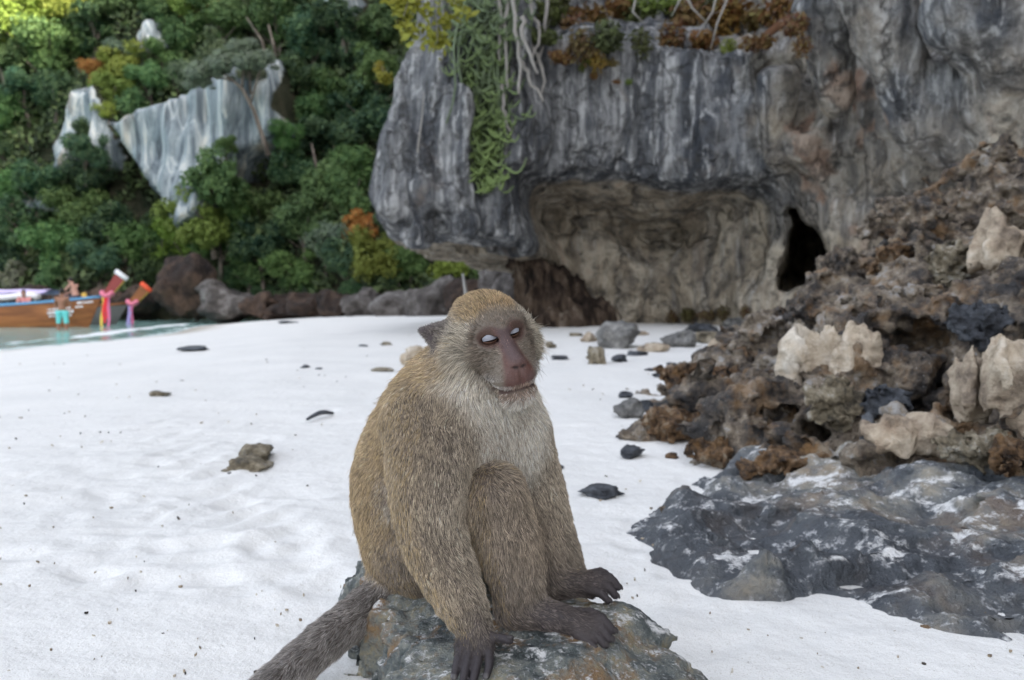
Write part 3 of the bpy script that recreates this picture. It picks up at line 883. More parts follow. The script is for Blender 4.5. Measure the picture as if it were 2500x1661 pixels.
def slab_f(p):
    x, y, z = p[:, 0].astype(float), p[:, 1].astype(float), p[:, 2]
    h = idw(slab_a, x, y, 3.2, .09)
    h = h - .10 * np.maximum(0, y - 2.5)
    und = .034 * fbm(p * np.array([2.2, 3.4, 3], np.float32), 3) + .026 * (ridged(p * np.array([2.6, 5, 4], np.float32) + 3, 3) - 1)
    d = (z - h) * .6 - und * sstep(-.08, .02, h)
    return smax(d, -cone(p, P(2215, 1545, 1.25), P(2430, 1590, 1.21), .035, .03), .015)
V, Q = surface(slab_f, (.15, .95, -.14), (2.2, 2.9, .48), .0095, lip=2.2)
V, Q = main_piece(V, Q)
V = roughen(V, Q, .006, 26, .0030, 26, .006, 12)
link('limestone_slab', mesh_from('limestone_slab', V, Q, R_SLAB), label='broad low dark grey limestone slab with sand caught in its hollows', cat='rock')

# the craggy outcrop that climbs behind it
crag_a = anchors([(1700, 1050, 2.95), (1640, 1000, 3.15), (1580, 1035, 3.05), (1750, 960, 3.25), (1850, 1010, 2.75), (1690, 905, 4.1), (1800, 850, 4.3), (1960, 985, 2.62), (2000, 815, 2.80), (1900, 930, 3.0),
                  (2100, 830, 2.75), (2150, 765, 3.05), (2350, 900, 2.35), (2330, 1000, 2.25), (2200, 985, 2.45), (2480, 850, 2.3), (2450, 705, 2.85), (2250, 655, 3.45), (2110, 735, 3.65), (1960, 790, 4.1), (1860, 825, 4.6),
                  (2110, 650, 4.1), (2190, 570, 4.1), (2290, 490, 4.15), (2420, 440, 4.2), (2500, 580, 3.5), (2560, 430, 4.0), (2600, 700, 2.7), (2600, 950, 2.1), (2480, 1010, 2.05), (2090, 1050, 2.4), (1950, 1060, 2.5), (2400, 560, 3.7), (2060, 720, 4.2),
                  (1770, 850, 5.5), (1900, 815, 5.6), (2700, 600, 3.0)],
                 [(.3, 3.8, -.14), (.4, 4.3, -.14), (.5, 5.0, -.14), (.62, 5.6, -.14), (.9, 6.2, -.12), (.3, 5.5, -.14), (.1, 4.5, -.14), (.1, 6.0, -.14), (.6, 6.3, -.14), (.15, 3.4, -.14), (.33, 2.9, -.12), (.42, 2.55, -.12), (.40, 3.3, -.12), (.62, 3.75, -.12), (.80, 4.3, -.1), (.92, 5.0, -.08), (1.3, 6.0, .0), (1.8, 7.0, .05), (.58, 2.35, -.12), (.8, 2.2, -.08), (1.1, 2.0, .0), (2.2, 6.5, .5), (3.2, 6.0, .9), (3.2, 4.5, 1.3)])
def crag_f(p):
    x, y, z = p[:, 0].astype(float), p[:, 1].astype(float), p[:, 2]
    h = idw(crag_a, x, y, 3.4, .10)
    up = sstep(-.10, .10, h)
    big = .12 * fbm(p * np.array([2.2, 2.2, 3.0], np.float32) + 11, 3)
    led = .075 * (ridged(p * np.array([2.6, 2.6, 5.0], np.float32) + 1, 3) - 1)
    sc = np.clip(.6 + .5 * h, .5, 1.3)
    d = (z - h) * .5 - (big + led) * up * sc
    cav = perlin(p * np.array([4.2, 4.2, 6.5], np.float32) + 31)
    return smax(d, (cav - .30) * .14, .025)
V, Q = surface(crag_f, (.25, 1.95, -.15), (3.0, 6.2, 1.7), .0155, lip=2.2)
V, Q = main_piece(V, Q)
V = roughen(V, Q, .042, 9, .014, 16, .030, 8)
link('limestone_outcrop', mesh_from('limestone_outcrop', V, Q, R_CRAG), label='tall craggy brown and grey limestone outcrop rising behind the slab', cat='rock')

def make_rock(seed, rad, vox, cuts=5, noise=.18, ns=2.2, pit=0, pitsc=10, ridge=.05, fine=.02, mat=None, flute=0):
    """a stone of its own; rad are half sizes in metres"""
    r = np.random.default_rng(seed)
    rad = np.asarray(rad, np.float32); mr = float(rad.mean())
    pl = []
    for _ in range(cuts):
        d = r.normal(size=3); d /= np.linalg.norm(d)
        pl.append((d.astype(np.float32), r.uniform(.52, .85)))
    off = r.uniform(-50, 50, 3).astype(np.float32)
    def f(p):
        q = p / rad
        k0 = np.linalg.norm(q, axis=1)
        d = (k0 - 1) * mr * .8
        for dd, o in pl:
            d = smax(d, ((q @ dd) - o) * mr * .8, .10 * mr)
        if flute: d = d - mr * flute * (ridged(p / mr * np.array([.75, .75, .16], np.float32) + off, 2) - .9)
        return d - mr * noise * fbm(p / mr * ns * .5 + off, 3)
    V, Q = surface(f, -rad * 1.5, rad * 1.5, vox, lip=2.0)
    V = roughen(V + off, Q, pit * mr, pitsc / mr * .25, fine * mr, 3.2 / mr, ridge * mr, 1.6 / mr) - off
    return mesh_from('rock', V, Q, mat)
def put_rock(name, me, pos, rot, label, cat='rock', group=None, kind=None, scale=(1, 1, 1)):
    o = link(name, me, None, label, cat, group, kind)
    o.location = pos; o.rotation_euler = rot; o.scale = scale
    return o
# single blocks of the outcrop: u, v, distance, half sizes (px), material, seed, pitted, label
blocks = [
 (1665, 915, 3.9, (62, 50, 32), R_HONEY, 1, .30, 'rust brown pitted rock at the sandy foot of the outcrop beside two flat stones'),
 (1760, 925, 3.7, (60, 50, 30), R_HONEY, 2, .30, 'dark rust pitted rock wedged behind the low honeycomb lumps'),
 (1640, 1045, 3.02, (95, 60, 50), R_HONEY, 3, .32, 'large orange brown honeycomb rock jutting onto the sand'),
 (1560, 1062, 3.05, (42, 40, 36), R_CRAG, 4, .25, 'small dark pitted knob at the seaward tip of the outcrop'),
 (1755, 1105, 2.55, (68, 50, 42), R_HONEY, 5, .32, 'brown honeycomb rock just above the slab edge'),
 (1850, 1060, 2.55, (72, 40, 46), R_CRAG, 6, .10, 'grey brown wedge rock with a flat sloping face'),
 (1930, 1130, 2.30, (130, 60, 40), R_HONEY, 7, .30, 'long rust crusted ridge of rock lying across the slab'),
 (1985, 900, 2.70, (88, 70, 125), R_PALE, 8, .05, 'pale cream smooth wall of rock with a dark hollow'),
 (2085, 905, 2.66, (62, 60, 110), R_PALE, 9, .05, 'pale cream rock buttress beside the smooth wall'),
 (2230, 915, 2.62, (105, 70, 80), R_CRAG, 10, .06, 'rounded mauve grey boulder under the dark ledge'),
 (2400, 800, 2.38, (72, 60, 58), R_DARK, 11, .22, 'round blue grey pitted boulder hanging over the ledge'),
 (2040, 985, 2.38, (70, 60, 62), R_OLIVE, 12, .14, 'yellowish hollowed rock standing on the outcrop'),
 (2170, 985, 2.34, (60, 50, 42), R_DARK, 13, .20, 'dark blue grey lump joined to the yellowish hollowed rock'),
 (2122, 1052, 2.18, (32, 34, 56), R_DARK, 14, .03, 'smooth upright blue black stone'),
 (2240, 1065, 2.12, (120, 60, 48), R_PALE, 15, .05, 'low tan grey rock with a ragged crest'),
 (2400, 1090, 1.98, (90, 60, 60), R_OLIVE, 16, .20, 'ochre pitted rock full of small holes over a dark gap'),
 (2500, 1130, 1.85, (75, 60, 70), R_HONEY, 17, .30, 'rusty ochre honeycomb block over the gap in the slab'),
 (2400, 1260, 1.86, (66, 50, 40), R_DARK, 18, .05, 'smooth dark boulder lodged in the gap of the slab'),
 (2385, 955, 2.12, (55, 60, 105), R_PALE, 19, .05, 'pale tan rib of rock behind the ochre pitted block'),
 (2490, 960, 2.0, (75, 70, 130), R_PALE, 20, .06, 'tall pale tan rock face with shadowed cracks'),
 (2420, 500, 4.05, (120, 60, 100), R_CRAG, 21, .12, 'grey topmost block of the outcrop'),
 (2200, 560, 4.0, (100, 60, 70), R_CRAG, 22, .25, 'pitted brown and grey block below the topmost one'),
 (2060, 660, 4.0, (66, 60, 60), R_CRAG, 23, .25, 'ragged grey pinnacle on the outcrop before the cliff'),
 (2180, 645, 3.5, (62, 50, 55), R_HONEY, 24, .30, 'rust stained pitted knob in the middle of the outcrop'),
 (2320, 655, 3.2, (58, 50, 60), R_OLIVE, 25, .22, 'ochre rounded knob with a small dark cap'),
 (2460, 600, 3.0, (80, 60, 110), R_PALE, 26, .06, 'tall pinkish pale rock flank high on the outcrop'),
 (2050, 755, 3.3, (110, 60, 42), R_CRAG, 27, .28, 'dark crusted ledge above the pale wall'),
 (2230, 740, 3.0, (140, 60, 44), R_CRAG, 28, .28, 'blue grey crusted ledge over the rounded mauve boulder'),
 (1890, 820, 4.1, (70, 60, 55), R_CRAG, 29, .20, 'brown jagged rock beside the dark crusted ledge'),
 (1790, 870, 4.6, (55, 50, 45), R_PALE, 30, .06, 'small pale rock slab leaning at the edge of the outcrop'),
 (1960, 770, 4.3, (60, 50, 36), R_HONEY, 31, .28, 'ochre brown rock on the ridge of the outcrop'),
]
for (u, v, d, hp, mt, sd, pit, lb) in blocks:
    s = d / F_PX
    hs = np.array(hp) * s
    me = make_rock(100 + sd, hs, float(np.clip(hs.mean() / 17, .006, .02)), cuts=(9 if pit < .1 else 6), noise=(.10 if mt is R_PALE else .16 if pit < .1 else .30), ns=(1.6 if pit < .1 else 2.8), pit=(0 if pit < .1 else pit * 1.6), pitsc=9, ridge=(.05 if pit < .1 else .16), fine=(.022 if mt is R_PALE else .05), mat=mt, flute=(.42 if mt is R_PALE else 0))
    c = P(u, v, d)
    put_rock({R_HONEY: 'honeycomb_rock', R_PALE: 'pale_rock', R_DARK: 'blue_grey_rock', R_OLIVE: 'ochre_rock'}.get(mt, 'crag_rock'), me, (c[0], c[1] + hs[1] * .3, c[2]), (0, 0, 0), lb, 'rock', 'blocks of the limestone outcrop')

# ------------------------------------------------------------------ the rock the monkey sits on
seat_top = [(-.045, .885, .106), (.0, .92, .117), (.06, .95, .124), (.09, .97, .126), (.14, 1.07, .128), (.02, 1.02, .124), (-.12, 1.18, .112), (-.05, 1.1, .12), (-.2, 1.22, .115), (-.13, 1.0, .105), (-.16, .93, .09), (-.08, .86, .098), (.06, .87, .10), (.2, .98, .085), (.16, .90, .085),
            (.26, .95, .04), (-.26, 1.32, .11), (-.22, 1.35, .12), (-.29, 1.30, .06), (-.1, 1.36, .08), (.05, 1.22, .10), (.17, 1.14, .07)]
seat_rim = [(.265, .88), (.255, .98), (.21, 1.08), (.15, 1.17), (.02, 1.32), (-.13, 1.43), (-.25, 1.40), (-.285, 1.32), (-.245, 1.2), (-.19, 1.10), (-.165, 1.0), (-.165, .90), (-.14, .80), (.0, .76), (.2, .78)]
def seat_f(p):
    x, y, z = p[:, 0].astype(float), p[:, 1].astype(float), p[:, 2]
    h = idw(seat_top, x, y, 4, .03)
    poly = np.asarray(seat_rim)
    ins = np.zeros(len(x), bool); dm = np.full(len(x), 9.0)
    for (x0, y0), (x1, y1) in zip(poly, np.roll(poly, -1, 0)):
        c = ((y0 > y) != (y1 > y)) & (x < (x1 - x0) * (y - y0) / (y1 - y0 + 1e-9) + x0); ins ^= c
        t = np.clip(((x - x0) * (x1 - x0) + (y - y0) * (y1 - y0)) / ((x1 - x0) ** 2 + (y1 - y0) ** 2), 0, 1)
        dm = np.minimum(dm, np.hypot(x - x0 - t * (x1 - x0), y - y0 - t * (y1 - y0)))
    rim = np.where(ins, -dm, dm)
    n = .010 * fbm(p * 14, 3) + .010 * (ridged(p * np.array([9, 16, 12], np.float32), 3) - 1.0)
    return smax((z - h) * .8 - .35 * n, (rim + .25 * (z - .05)) * .8 - 2.0 * n, .018)
V, Q = surface(seat_f, (-.42, .70, -.06), (.40, 1.54, .20), .0045, lip=2.0)
V, Q = main_piece(V, Q)
V = roughen(V, Q, .0035, 55, .0014, 60, .0022, 34)
link('seat_rock', mesh_from('seat_rock', V, Q, R_SEAT), label='low mottled green grey and ochre rock under the sitting monkey', cat='rock')

# ------------------------------------------------------------------ loose stones on the sand
STONE = {}
def stone_mesh(kind, sd):
    if (kind, sd) not in STONE:
        mt = {'dark': R_DARK, 'olive': R_OLIVE, 'honey': R_HONEY, 'grey': R_BOULD_S, 'pale': R_PALE}[kind]
        STONE[(kind, sd)] = make_rock(300 + sd, (1, 1, 1), .11, cuts=7, noise=.22, ns=2.2, ridge=.06, fine=.04, mat=mt)
    return STONE[(kind, sd)]
R_BOULD_S = rock_mat('grey_stone', [(.30, (.06, .06, .058)), (.50, (.16, .155, .145)), (.68, (.30, .29, .27))], scale=14, wet=.3, bump=.006)
stones = [(622, 1128, 52, 24, 'olive', 'upper of two stacked olive grey stones on the open sand'), (597, 1152, 60, 22, 'olive', 'lower flatter of two stacked olive grey stones on the open sand'),
 (466, 858, 40, 8, 'dark', 'thin flat dark stone on the sand near the waterline'), (385, 968, 28, 8, 'olive', 'small pale flat stone alone on the open sand'),
 (745, 900, 17, 6, 'dark', 'small dark pebble behind the black stick'), (778, 903, 10, 3, 'dark', 'tiny dark chip beside the small dark pebble'), (942, 843, 15, 6, 'olive', 'small olive pebble on the sand towards the far boulders'), (932, 908, 26, 6, 'olive', 'flat pale greenish stone behind the back of the monkey'),
 (1003, 893, 36, 30, 'pale', 'whitish round stone behind the shoulder of the monkey'), (885, 848, 14, 4, 'dark', 'flat dark chip on the far sand'),
 (1515, 850, 66, 38, 'grey', 'large grey block among the rubble before the cliff'), (1462, 888, 32, 28, 'olive', 'yellowish pointed stone beside the large grey block'), (1512, 884, 22, 12, 'dark', 'dark stone touching the yellowish pointed one'),
 (1662, 848, 48, 26, 'grey', 'brown grey angular block near the cliff rubble'), (1440, 836, 28, 16, 'pale', 'pale lump left of the large grey block'.replace(' left of', ' beside')), (1600, 858, 40, 12, 'pale', 'low pale stone between two grey blocks'),
 (1372, 877, 30, 6, 'dark', 'thin dark seaweed-like stone beside the cheek of the monkey'), (1755, 838, 58, 18, 'olive', 'long greenish stone at the outcrop foot'), (1345, 850, 16, 10, 'olive', 'small olive stone behind the cheek of the monkey'), (1720, 812, 40, 14, 'dark', 'dark rubble block near the cave'),
 (1690, 790, 30, 14, 'grey', 'grey rubble block at the cliff foot'), (1560, 868, 30, 7, 'dark', 'dark low stone in front of the low pale one'),
 (1528, 972, 16, 10, 'dark', 'round dark pebble beside the outcrop tip'), (1537, 1026, 38, 32, 'grey', 'grey brown pointed stone next to the honeycomb rock'), (1570, 1006, 30, 18, 'dark', 'bluish flat stone behind the grey brown pointed one'), (1545, 1118, 32, 17, 'dark', 'smooth black stone with a pale side on the sand'),
 (1472, 1210, 54, 16, 'dark', 'flat jagged black stone on the sand beside the monkey'), (1369, 1146, 7, 6, 'dark', 'tiny dark pebble beside the arm of the monkey'), (1620, 921, 30, 5, 'dark', 'thin dark flat stone by the rust pitted rock'), (1640, 893, 14, 5, 'dark', 'small dark chip beyond the thin flat stone'),
 (1590, 906, 14, 4, 'dark', 'small dark chip on the sand by the outcrop'), (1410, 822, 24, 6, 'olive', 'flat olive stone far out before the cliff'), (1500, 812, 30, 6, 'olive', 'flat mossy stone close to the cliff foot'), (1560, 820, 24, 7, 'pale', 'flat pale stone close to the cliff foot'), (1800, 800, 34, 16, 'grey', 'grey stone below the cave'),
 (2262, 1537, 12, 5, 'honey', 'small orange coral bit under the slab edge'), (1642, 1120, 18, 10, 'honey', 'orange and white shell bit at the honeycomb rock'), (2000, 1640, 5, 3, 'dark', 'tiny dark grain below the slab edge'), (700, 790, 24, 4, 'dark', 'flat dark stone near the far sand edge')]
_st = np.random.default_rng(8)
for i, (u, v, hw_, hh, kind, lb) in enumerate(stones):
    q = PZ(u, v, 0.02)
    for _ in range(4):
        q = PZ(u, v, float(sand_h(np.array([q[0]]), np.array([q[1]]))[0]))
    s = q[1] / F_PX
    o = put_rock('loose_stone', stone_mesh(kind, i % 5), (q[0], q[1] + hw_ * s * .4, q[2] + hh * s * .55), (0, 0, _st.uniform(0, 6.28)), lb, 'stone', 'loose stones on the sand')
    o.scale = (hw_ * s * 1.15, hw_ * s * .9, hh * s * 1.1)
# black stick
a, b = PZ(750, 1024, .01), PZ(815, 1008, .012)
mb = MB(); t = np.linspace(0, 1, 9)[:, None]
mb.tube(a + (b - a) * t + np.array([0, 0, .014]) * np.sin(t * 3.1) + np.array([0, .02, 0]) * np.sin(t * 5), .007 + .005 * np.sin(t[:, 0] * 3.1), 7)
link('black_stick', mb.mesh('black_stick', R_DARK), label='curved black burnt stick lying on the white sand', cat='stick')

# ------------------------------------------------------------------ boulders along the far shore
BOULD = [make_rock(500 + k, (1, 1, 1), .10, cuts=8, noise=.20, ns=2.0, ridge=.07, fine=.05, mat=(R_BOULD if k % 2 else R_BOULD2)) for k in range(6)]
far = [(555, 762, 70, 62, 1, 'pale grey broad boulder at the water edge below the trees'), (455, 756, 66, 105, 0, 'tall dark brown boulder beside the pale grey one'), (745, 768, 48, 48, 2, 'brown boulder in the far shore row'),
       (880, 772, 42, 56, 3, 'upright grey boulder in the far shore row'), (970, 772, 62, 52, 5, 'low grey wedge boulder in the far shore row'), (1060, 765, 72, 72, 1, 'big slanting grey boulder under the cliff overhang'),
       (1210, 706, 36, 46, 3, 'blue grey boulder high under the overhang'), (1265, 735, 60, 60, 5, 'large blue grey boulder beside the soil pillar'), (690, 775, 50, 28, 0, 'flat dark boulder in the far shore row'), (1140, 760, 50, 62, 0, 'dark brown boulder beneath the overhang'),
       (820, 765, 44, 46, 4, 'dark boulder between the brown and the upright grey ones'), (640, 765, 44, 48, 2, 'dark brown boulder beside the pale grey broad one')]
for (u, v, hw_, hh, k, lb) in far:
    d = float(np.interp(u, [350, 1280], [38, 22])); s = d / F_PX; c = P(u, v, d)
    o = put_rock('shore_boulder', BOULD[k], (c[0], d, c[2] + hh * s * .45), (0, 0, _st.uniform(0, 6.28)), lb, 'boulder', 'boulders along the far shore')
    o.scale = (hw_ * s * 1.2, hw_ * s, hh * s * .85)
for i in range(34):
    u = 340 + i * 28 + _st.uniform(-15, 15); d = float(np.interp(u, [350, 1280], [40, 23.5])); s = d / F_PX
    c = P(u, _st.uniform(738, 768), d); k = _st.uniform(14, 48)
    o = put_rock('shore_boulder', BOULD[(0, 2, 4, 2, 0, 5)[i % 6]], (c[0], d, c[2]), (0, 0, _st.uniform(0, 6.28)), 'small dark boulder heaped behind the larger far shore boulders', 'boulder', 'small dark boulders of the far shore')
    o.scale = (k * s, k * s, k * s * .8)
for i in range(10):
    u = -40 + i * 42; d = 39.0; s = d / F_PX; c = P(u, 735, d); k = _st.uniform(30, 60)
    o = put_rock('shore_boulder', BOULD[(0, 2, 4)[i % 3]], (c[0], d, c[2]), (0, 0, _st.uniform(0, 6.28)), 'dark boulder on the shore behind the boats', 'boulder', 'boulders behind the boats')
    o.scale = (k * s, k * s, k * s * .8)

# shell and wood crumbs strewn over the sand
r = np.random.default_rng(19); n = 420
u_ = r.uniform(-100, 2600, n); v_ = 800 + 860 * r.random(n) ** 1.3
pp = np.array([PZ(a, b, 0.0) for a, b in zip(u_, v_)])
pp = pp[(pp[:, 1] < 12) & (pp[:, 0] > -6)]
pp[:, 2] = sand_h(pp[:, 0], pp[:, 1]) + .002
V, Q, t = leaves_from(pp, np.tile([0, 0, 2.0], (len(pp), 1)), .0045, r, 'crumbs', 1.8)
V = V.reshape(-1, 4, 3); s_ = np.clip(pp[:, 1:2, None] * .5, .6, 2.5)
V = (pp[:, None] + (V - pp[:, None]) * s_)
V = np.concatenate([V, V + [0, 0, .004]], 1).reshape(-1, 3)
b = np.arange(len(pp))[:, None] * 8
Q = np.concatenate([b + np.array(q) for q in ([4, 5, 6, 7], [0, 1, 5, 4], [1, 2, 6, 5], [2, 3, 7, 6], [3, 0, 4, 7])])
m = M('beach_crumbs', .8, .2); m.color(m.ramp(m.noise(30, 2), [(.4, (.04, .035, .03)), (.5, (.28, .22, .15)), (.6, (.55, .50, .42))]))
link('beach_crumbs', mesh_from('beach_crumbs', V, Q, m.mat, smooth=False), label='tiny crumbs of shell and wood strewn over the white sand', cat='debris', kind='stuff')

# ================================================================== MONKEY
CH = []                        # chains of round cones: points with radii, blend at root and along, region, hair flow
def spline(pts, n=3):
    X = np.array([[*P(*q[:3]), q[3]] for q in pts])
    E = np.concatenate([[2 * X[0] - X[1]], X, [2 * X[-1] - X[-2]]])
    out = []
    for i in range(1, len(E) - 2):
        for t in np.arange(n) / n:
            a, b, c, d = E[i - 1:i + 3]
            out.append(.5 * (2 * b + (c - a) * t + (2 * a - 5 * b + 4 * c - d) * t * t + (3 * b - a - 3 * c + d) * t ** 3))
    return np.array(out + [X[-1]])
def chain(pts, reg, k0, k1, n=3, flow=None):
    CH.append((spline(pts, n), reg, k0, k1, None if flow is None else np.array(flow, float)))
# torso, from the neck down to the rump, then throat and belly
chain([(1150, 895, 1.075, .046), (1092, 955, 1.10, .064), (1054, 1045, 1.14, .084), (1004, 1175, 1.19, .091), (1004, 1310, 1.225, .079), (1010, 1370, 1.225, .066)], 'back', .05, .05)
chain([(1175, 920, 1.065, .048), (1205, 1035, 1.105, .070), (1165, 1150, 1.13, .072), (1110, 1290, 1.17, .070)], 'chest', .05, .05)
# right arm
chain([(1052, 1045, 1.06, .060), (1046, 1160, 1.005, .053), (1052, 1290, .995, .043), (1098, 1410, .975, .0365), (1150, 1515, .945, .0235), (1163, 1552, .932, .0185)], 'arm', .05, .008)
for q in ((1130, 1577, .919, .0085), (1152, 1575, .919, .0090), (1174, 1574, .919, .0090), (1191, 1572, .920, .0085)):
    chain([(1163, 1550, .933, .0150), q], 'hand', .01, .008, 1)
for f in ([(1129, 1577, .919, .0062), (1121, 1606, .905, .0058), (1114, 1632, .895, .0052), (1110, 1652, .889, .0042)],
          [(1152, 1575, .919, .0064), (1143, 1610, .902, .0060), (1134, 1645, .889, .0055), (1129, 1674, .880, .0044)],
          [(1174, 1574, .919, .0064), (1167, 1610, .902, .0060), (1160, 1642, .890, .0055), (1154, 1668, .882, .0044)],
          [(1191, 1572, .920, .0062), (1194, 1600, .907, .0058), (1193, 1628, .896, .0052), (1188, 1650, .889, .0042)],
          [(1180, 1552, .929, .0085), (1212, 1556, .921, .0062), (1244, 1562, .913, .0048)]):
    chain(f, 'finger', .006, .002, 2)
# left arm
chain([(1262, 1075, 1.15, .050), (1312, 1190, 1.145, .039), (1340, 1270, 1.14, .033), (1385, 1372, 1.125, .022), (1408, 1415, 1.115, .016)], 'arm', .045, .008)
chain([(1408, 1415, 1.115, .016), (1430, 1432, 1.105, .012)], 'hand', .01, .008, 1)
for f in ([(1432, 1428, 1.108, .007), (1457, 1440, 1.10, .005)], [(1424, 1440, 1.10, .007), (1445, 1454, 1.09, .005)]):
    chain(f, 'finger', .006, .002, 1)
# right leg and foot
chain([(1030, 1345, 1.16, .064), (1130, 1275, 1.08, .054), (1212, 1210, 1.03, .036)], 'leg', .045, .015, 3, (.25, .15, -.95))
chain([(1214, 1206, 1.03, .034), (1238, 1310, 1.025, .042), (1260, 1410, 1.015, .036), (1268, 1470, 1.01, .026)], 'leg', .02, .012, 3, (.15, -.1, -.98))
chain([(1256, 1490, 1.012, .024), (1325, 1500, 1.00, .0210), (1395, 1520, .985, .0165), (1430, 1529, .980, .0145)], 'foot', .02, .010)
for f in ([(1395, 1508, .995, .0075), (1440, 1497, .993, .0068), (1468, 1508, .988, .0052)],
          [(1434, 1514, .986, .0075), (1472, 1514, .976, .0066), (1497, 1540, .969, .0050)],
          [(1432, 1528, .979, .0075), (1468, 1533, .969, .0066), (1490, 1560, .962, .0050)],
          [(1426, 1541, .973, .0072), (1457, 1551, .963, .0064), (1476, 1574, .957, .0048)],
          [(1412, 1550, .969, .0068), (1436, 1565, .960, .0060), (1450, 1581, .955, .0046)]):
    chain(f, 'finger', .008, .002, 2)
# left leg and foot
chain([(1120, 1330, 1.24, .060), (1215, 1255, 1.17, .046), (1262, 1222, 1.13, .034)], 'leg', .045, .015, 3, (.25, .15, -.95))
chain([(1262, 1222, 1.13, .033), (1305, 1330, 1.12, .037), (1338, 1410, 1.105, .026)], 'leg', .02, .012, 3, (.15, -.1, -.98))
chain([(1332, 1425, 1.105, .022), (1395, 1425, 1.097, .0185), (1448, 1426, 1.087, .0145)], 'foot', .02, .010)
for f in ([(1428, 1412, 1.10, .0075), (1465, 1398, 1.10, .0068), (1486, 1409, 1.095, .0052)],
          [(1450, 1414, 1.092, .0075), (1487, 1411, 1.084, .0066), (1509, 1434, 1.079, .0050)],
          [(1450, 1428, 1.084, .0075), (1482, 1432, 1.074, .0065), (1502, 1455, 1.069, .0050)],
          [(1440, 1440, 1.077, .0072), (1466, 1449, 1.067, .0062), (1484, 1467, 1.062, .0048)]):
    chain(f, 'finger', .008, .002, 2)
# tail
chain([(1000, 1395, 1.235, .038), (950, 1432, 1.20, .0285), (885, 1490, 1.15, .0280), (795, 1563, 1.09, .0265), (720, 1630, 1.045, .0255), (620, 1722, .985, .0245), (480, 1860, .91, .019)], 'tail', .035, .012)
def chain_d(p, c, want_flow=False):
    """distance to a chain, blend width there (and the bone direction)"""
    X = c[0]
    lo, hi = (X[:, :3] - X[:, 3:]).min(0), (X[:, :3] + X[:, 3:]).max(0)
    far = np.linalg.norm(np.maximum(0, np.maximum(lo - p, p - hi)), axis=1)
    d = far.astype(np.float32) + .02
    k = np.full(len(p), c[2], np.float32)
    fl = np.zeros((len(p), 3), np.float32) if want_flow else None
    sel = np.nonzero(far < .05)[0]
    if len(sel):
        q = p[sel]; dd = np.full(len(sel), 9.0, np.float32); kk = np.full(len(sel), c[2], np.float32)
        n = len(X) - 1; ff = np.zeros((len(sel), 3), np.float32)
        for i in range(n):
            a, b = X[i], X[i + 1]
            s_ = cone(q, a[:3], b[:3], a[3], b[3])
            t = min(1, (i + .5) / n * 1.6)
            better = s_ < dd
            kk = np.where(better, c[2] * (1 - t) + c[3] * t, kk)
            dd = np.where(better, s_, dd)
            if want_flow:
                ax = (b[:3] - a[:3]) / np.linalg.norm(b[:3] - a[:3])
                w_ = np.exp(-np.maximum(s_, -.02) / .006)
                ff += w_[:, None] * (ax if c[4] is None else c[4])
        d[sel] = dd; k[sel] = kk
        if want_flow: fl[sel] = ff
    return d, k, fl

# head frame: L to the monkey's left, F where it looks, U up
HC = P(1192, 806, 1.05)
yw, pt, rl = math.radians(24), math.radians(10), math.radians(15)
hF = np.array([math.sin(yw), -math.cos(yw), 0.0]); hU = np.array([0, 0, 1.0]); hL = np.cross(hU, hF)
hF, hU = math.cos(pt) * hF - math.sin(pt) * hU, math.cos(pt) * hU + math.sin(pt) * hF
hL, hU = math.cos(rl) * hL + math.sin(rl) * hU, math.cos(rl) * hU - math.sin(rl) * hL
HR = np.stack([hL, hF, hU]).astype(np.float32)
def hloc(p): return (p - HC.astype(np.float32)) @ HR.T
def hw(q): return HC + np.asarray(q, float) @ HR
EYE = [(-.0150, .0418, .0050), (.0150, .0418, .0050)]
EYE_R = .0108
def head_f(q):
    d = ell(q, (0, -.010, .006), (.050, .056, .044))
    d = smin(d, ell(q, (0, .012, -.008), (.043, .036, .044)), .02)
    for s in (-1, 1):
        d = smin(d, ell(q, (s * .034, .008, -.030), (.023, .030, .032)), .02)
        d = smin(d, cone(q, (s * .002, .0492, .0132), (s * .030, .0372, .0138), .0090, .0085), .010)    # brow ridge
        d = smin(d, cone(q, (s * .028, .036, -.012), (s * .020, .056, -.036), .014, .014), .015)      # cheekbone to lip
    d = smin(d, cone(q, (0, .036, -.018), (0, .066, -.040), .027, .0250), .016)                       # muzzle
    d = smin(d, ell(q, (0, .069, -.0455), (.0290, .0215, .0180)), .010)                               # upper lip
    d = smin(d, cone(q, (0, .018, -.064), (0, .0655, -.0715), .024, .0165), .013)                     # lower jaw
    d = smin(d, ell(q, (0, .0665, -.0725), (.0255, .0185, .0150)), .006)
    d = smin(d, cone(q, (0, .050, .006), (0, .0830, -.0205), .0050, .0062), .012)                     # nose bridge
    d = smin(d, ell(q, (0, .0880, -.0235), (.0072, .0058, .0055)), .005)
    for s in (-1, 1):
        d = smin(d, ell(q, (s * .0070, .0850, -.0265), (.0045, .0050, .0042)), .004)                  # nose wings
        e = np.array(EYE[0 if s < 0 else 1], np.float32)
        d = smax(d, -ell(q, e + np.array([s * .0008, .0085, -.0036], np.float32), (.0148, .0105, .0060)), .003)
        d = smax(d, -cone(q, (s * .0038, .0945, -.0290), (s * .0070, .0890, -.0285), .0018, .0015), .0025)   # nostrils
    mp = [(-.0265, .050, -.0650), (-.020, .073, -.0618), (0, .0885, -.0595), (.020, .073, -.0618), (.0265, .050, -.0650)]
    for a, b in zip(mp[:-1], mp[1:]):
        d = smax(d, -cone(q, a, b, .0011, .0011), .003)
    d = smax(d, -cone(q, (0, .0925, -.034), (0, .0905, -.056), .0012, .0012), .004)                     # groove under the nose
    return d
def mouth_c(q):
    return -.0595 - .0055 * np.minimum(1.2, (np.abs(q[:, 0]) / .026) ** 2)
EAR = {}
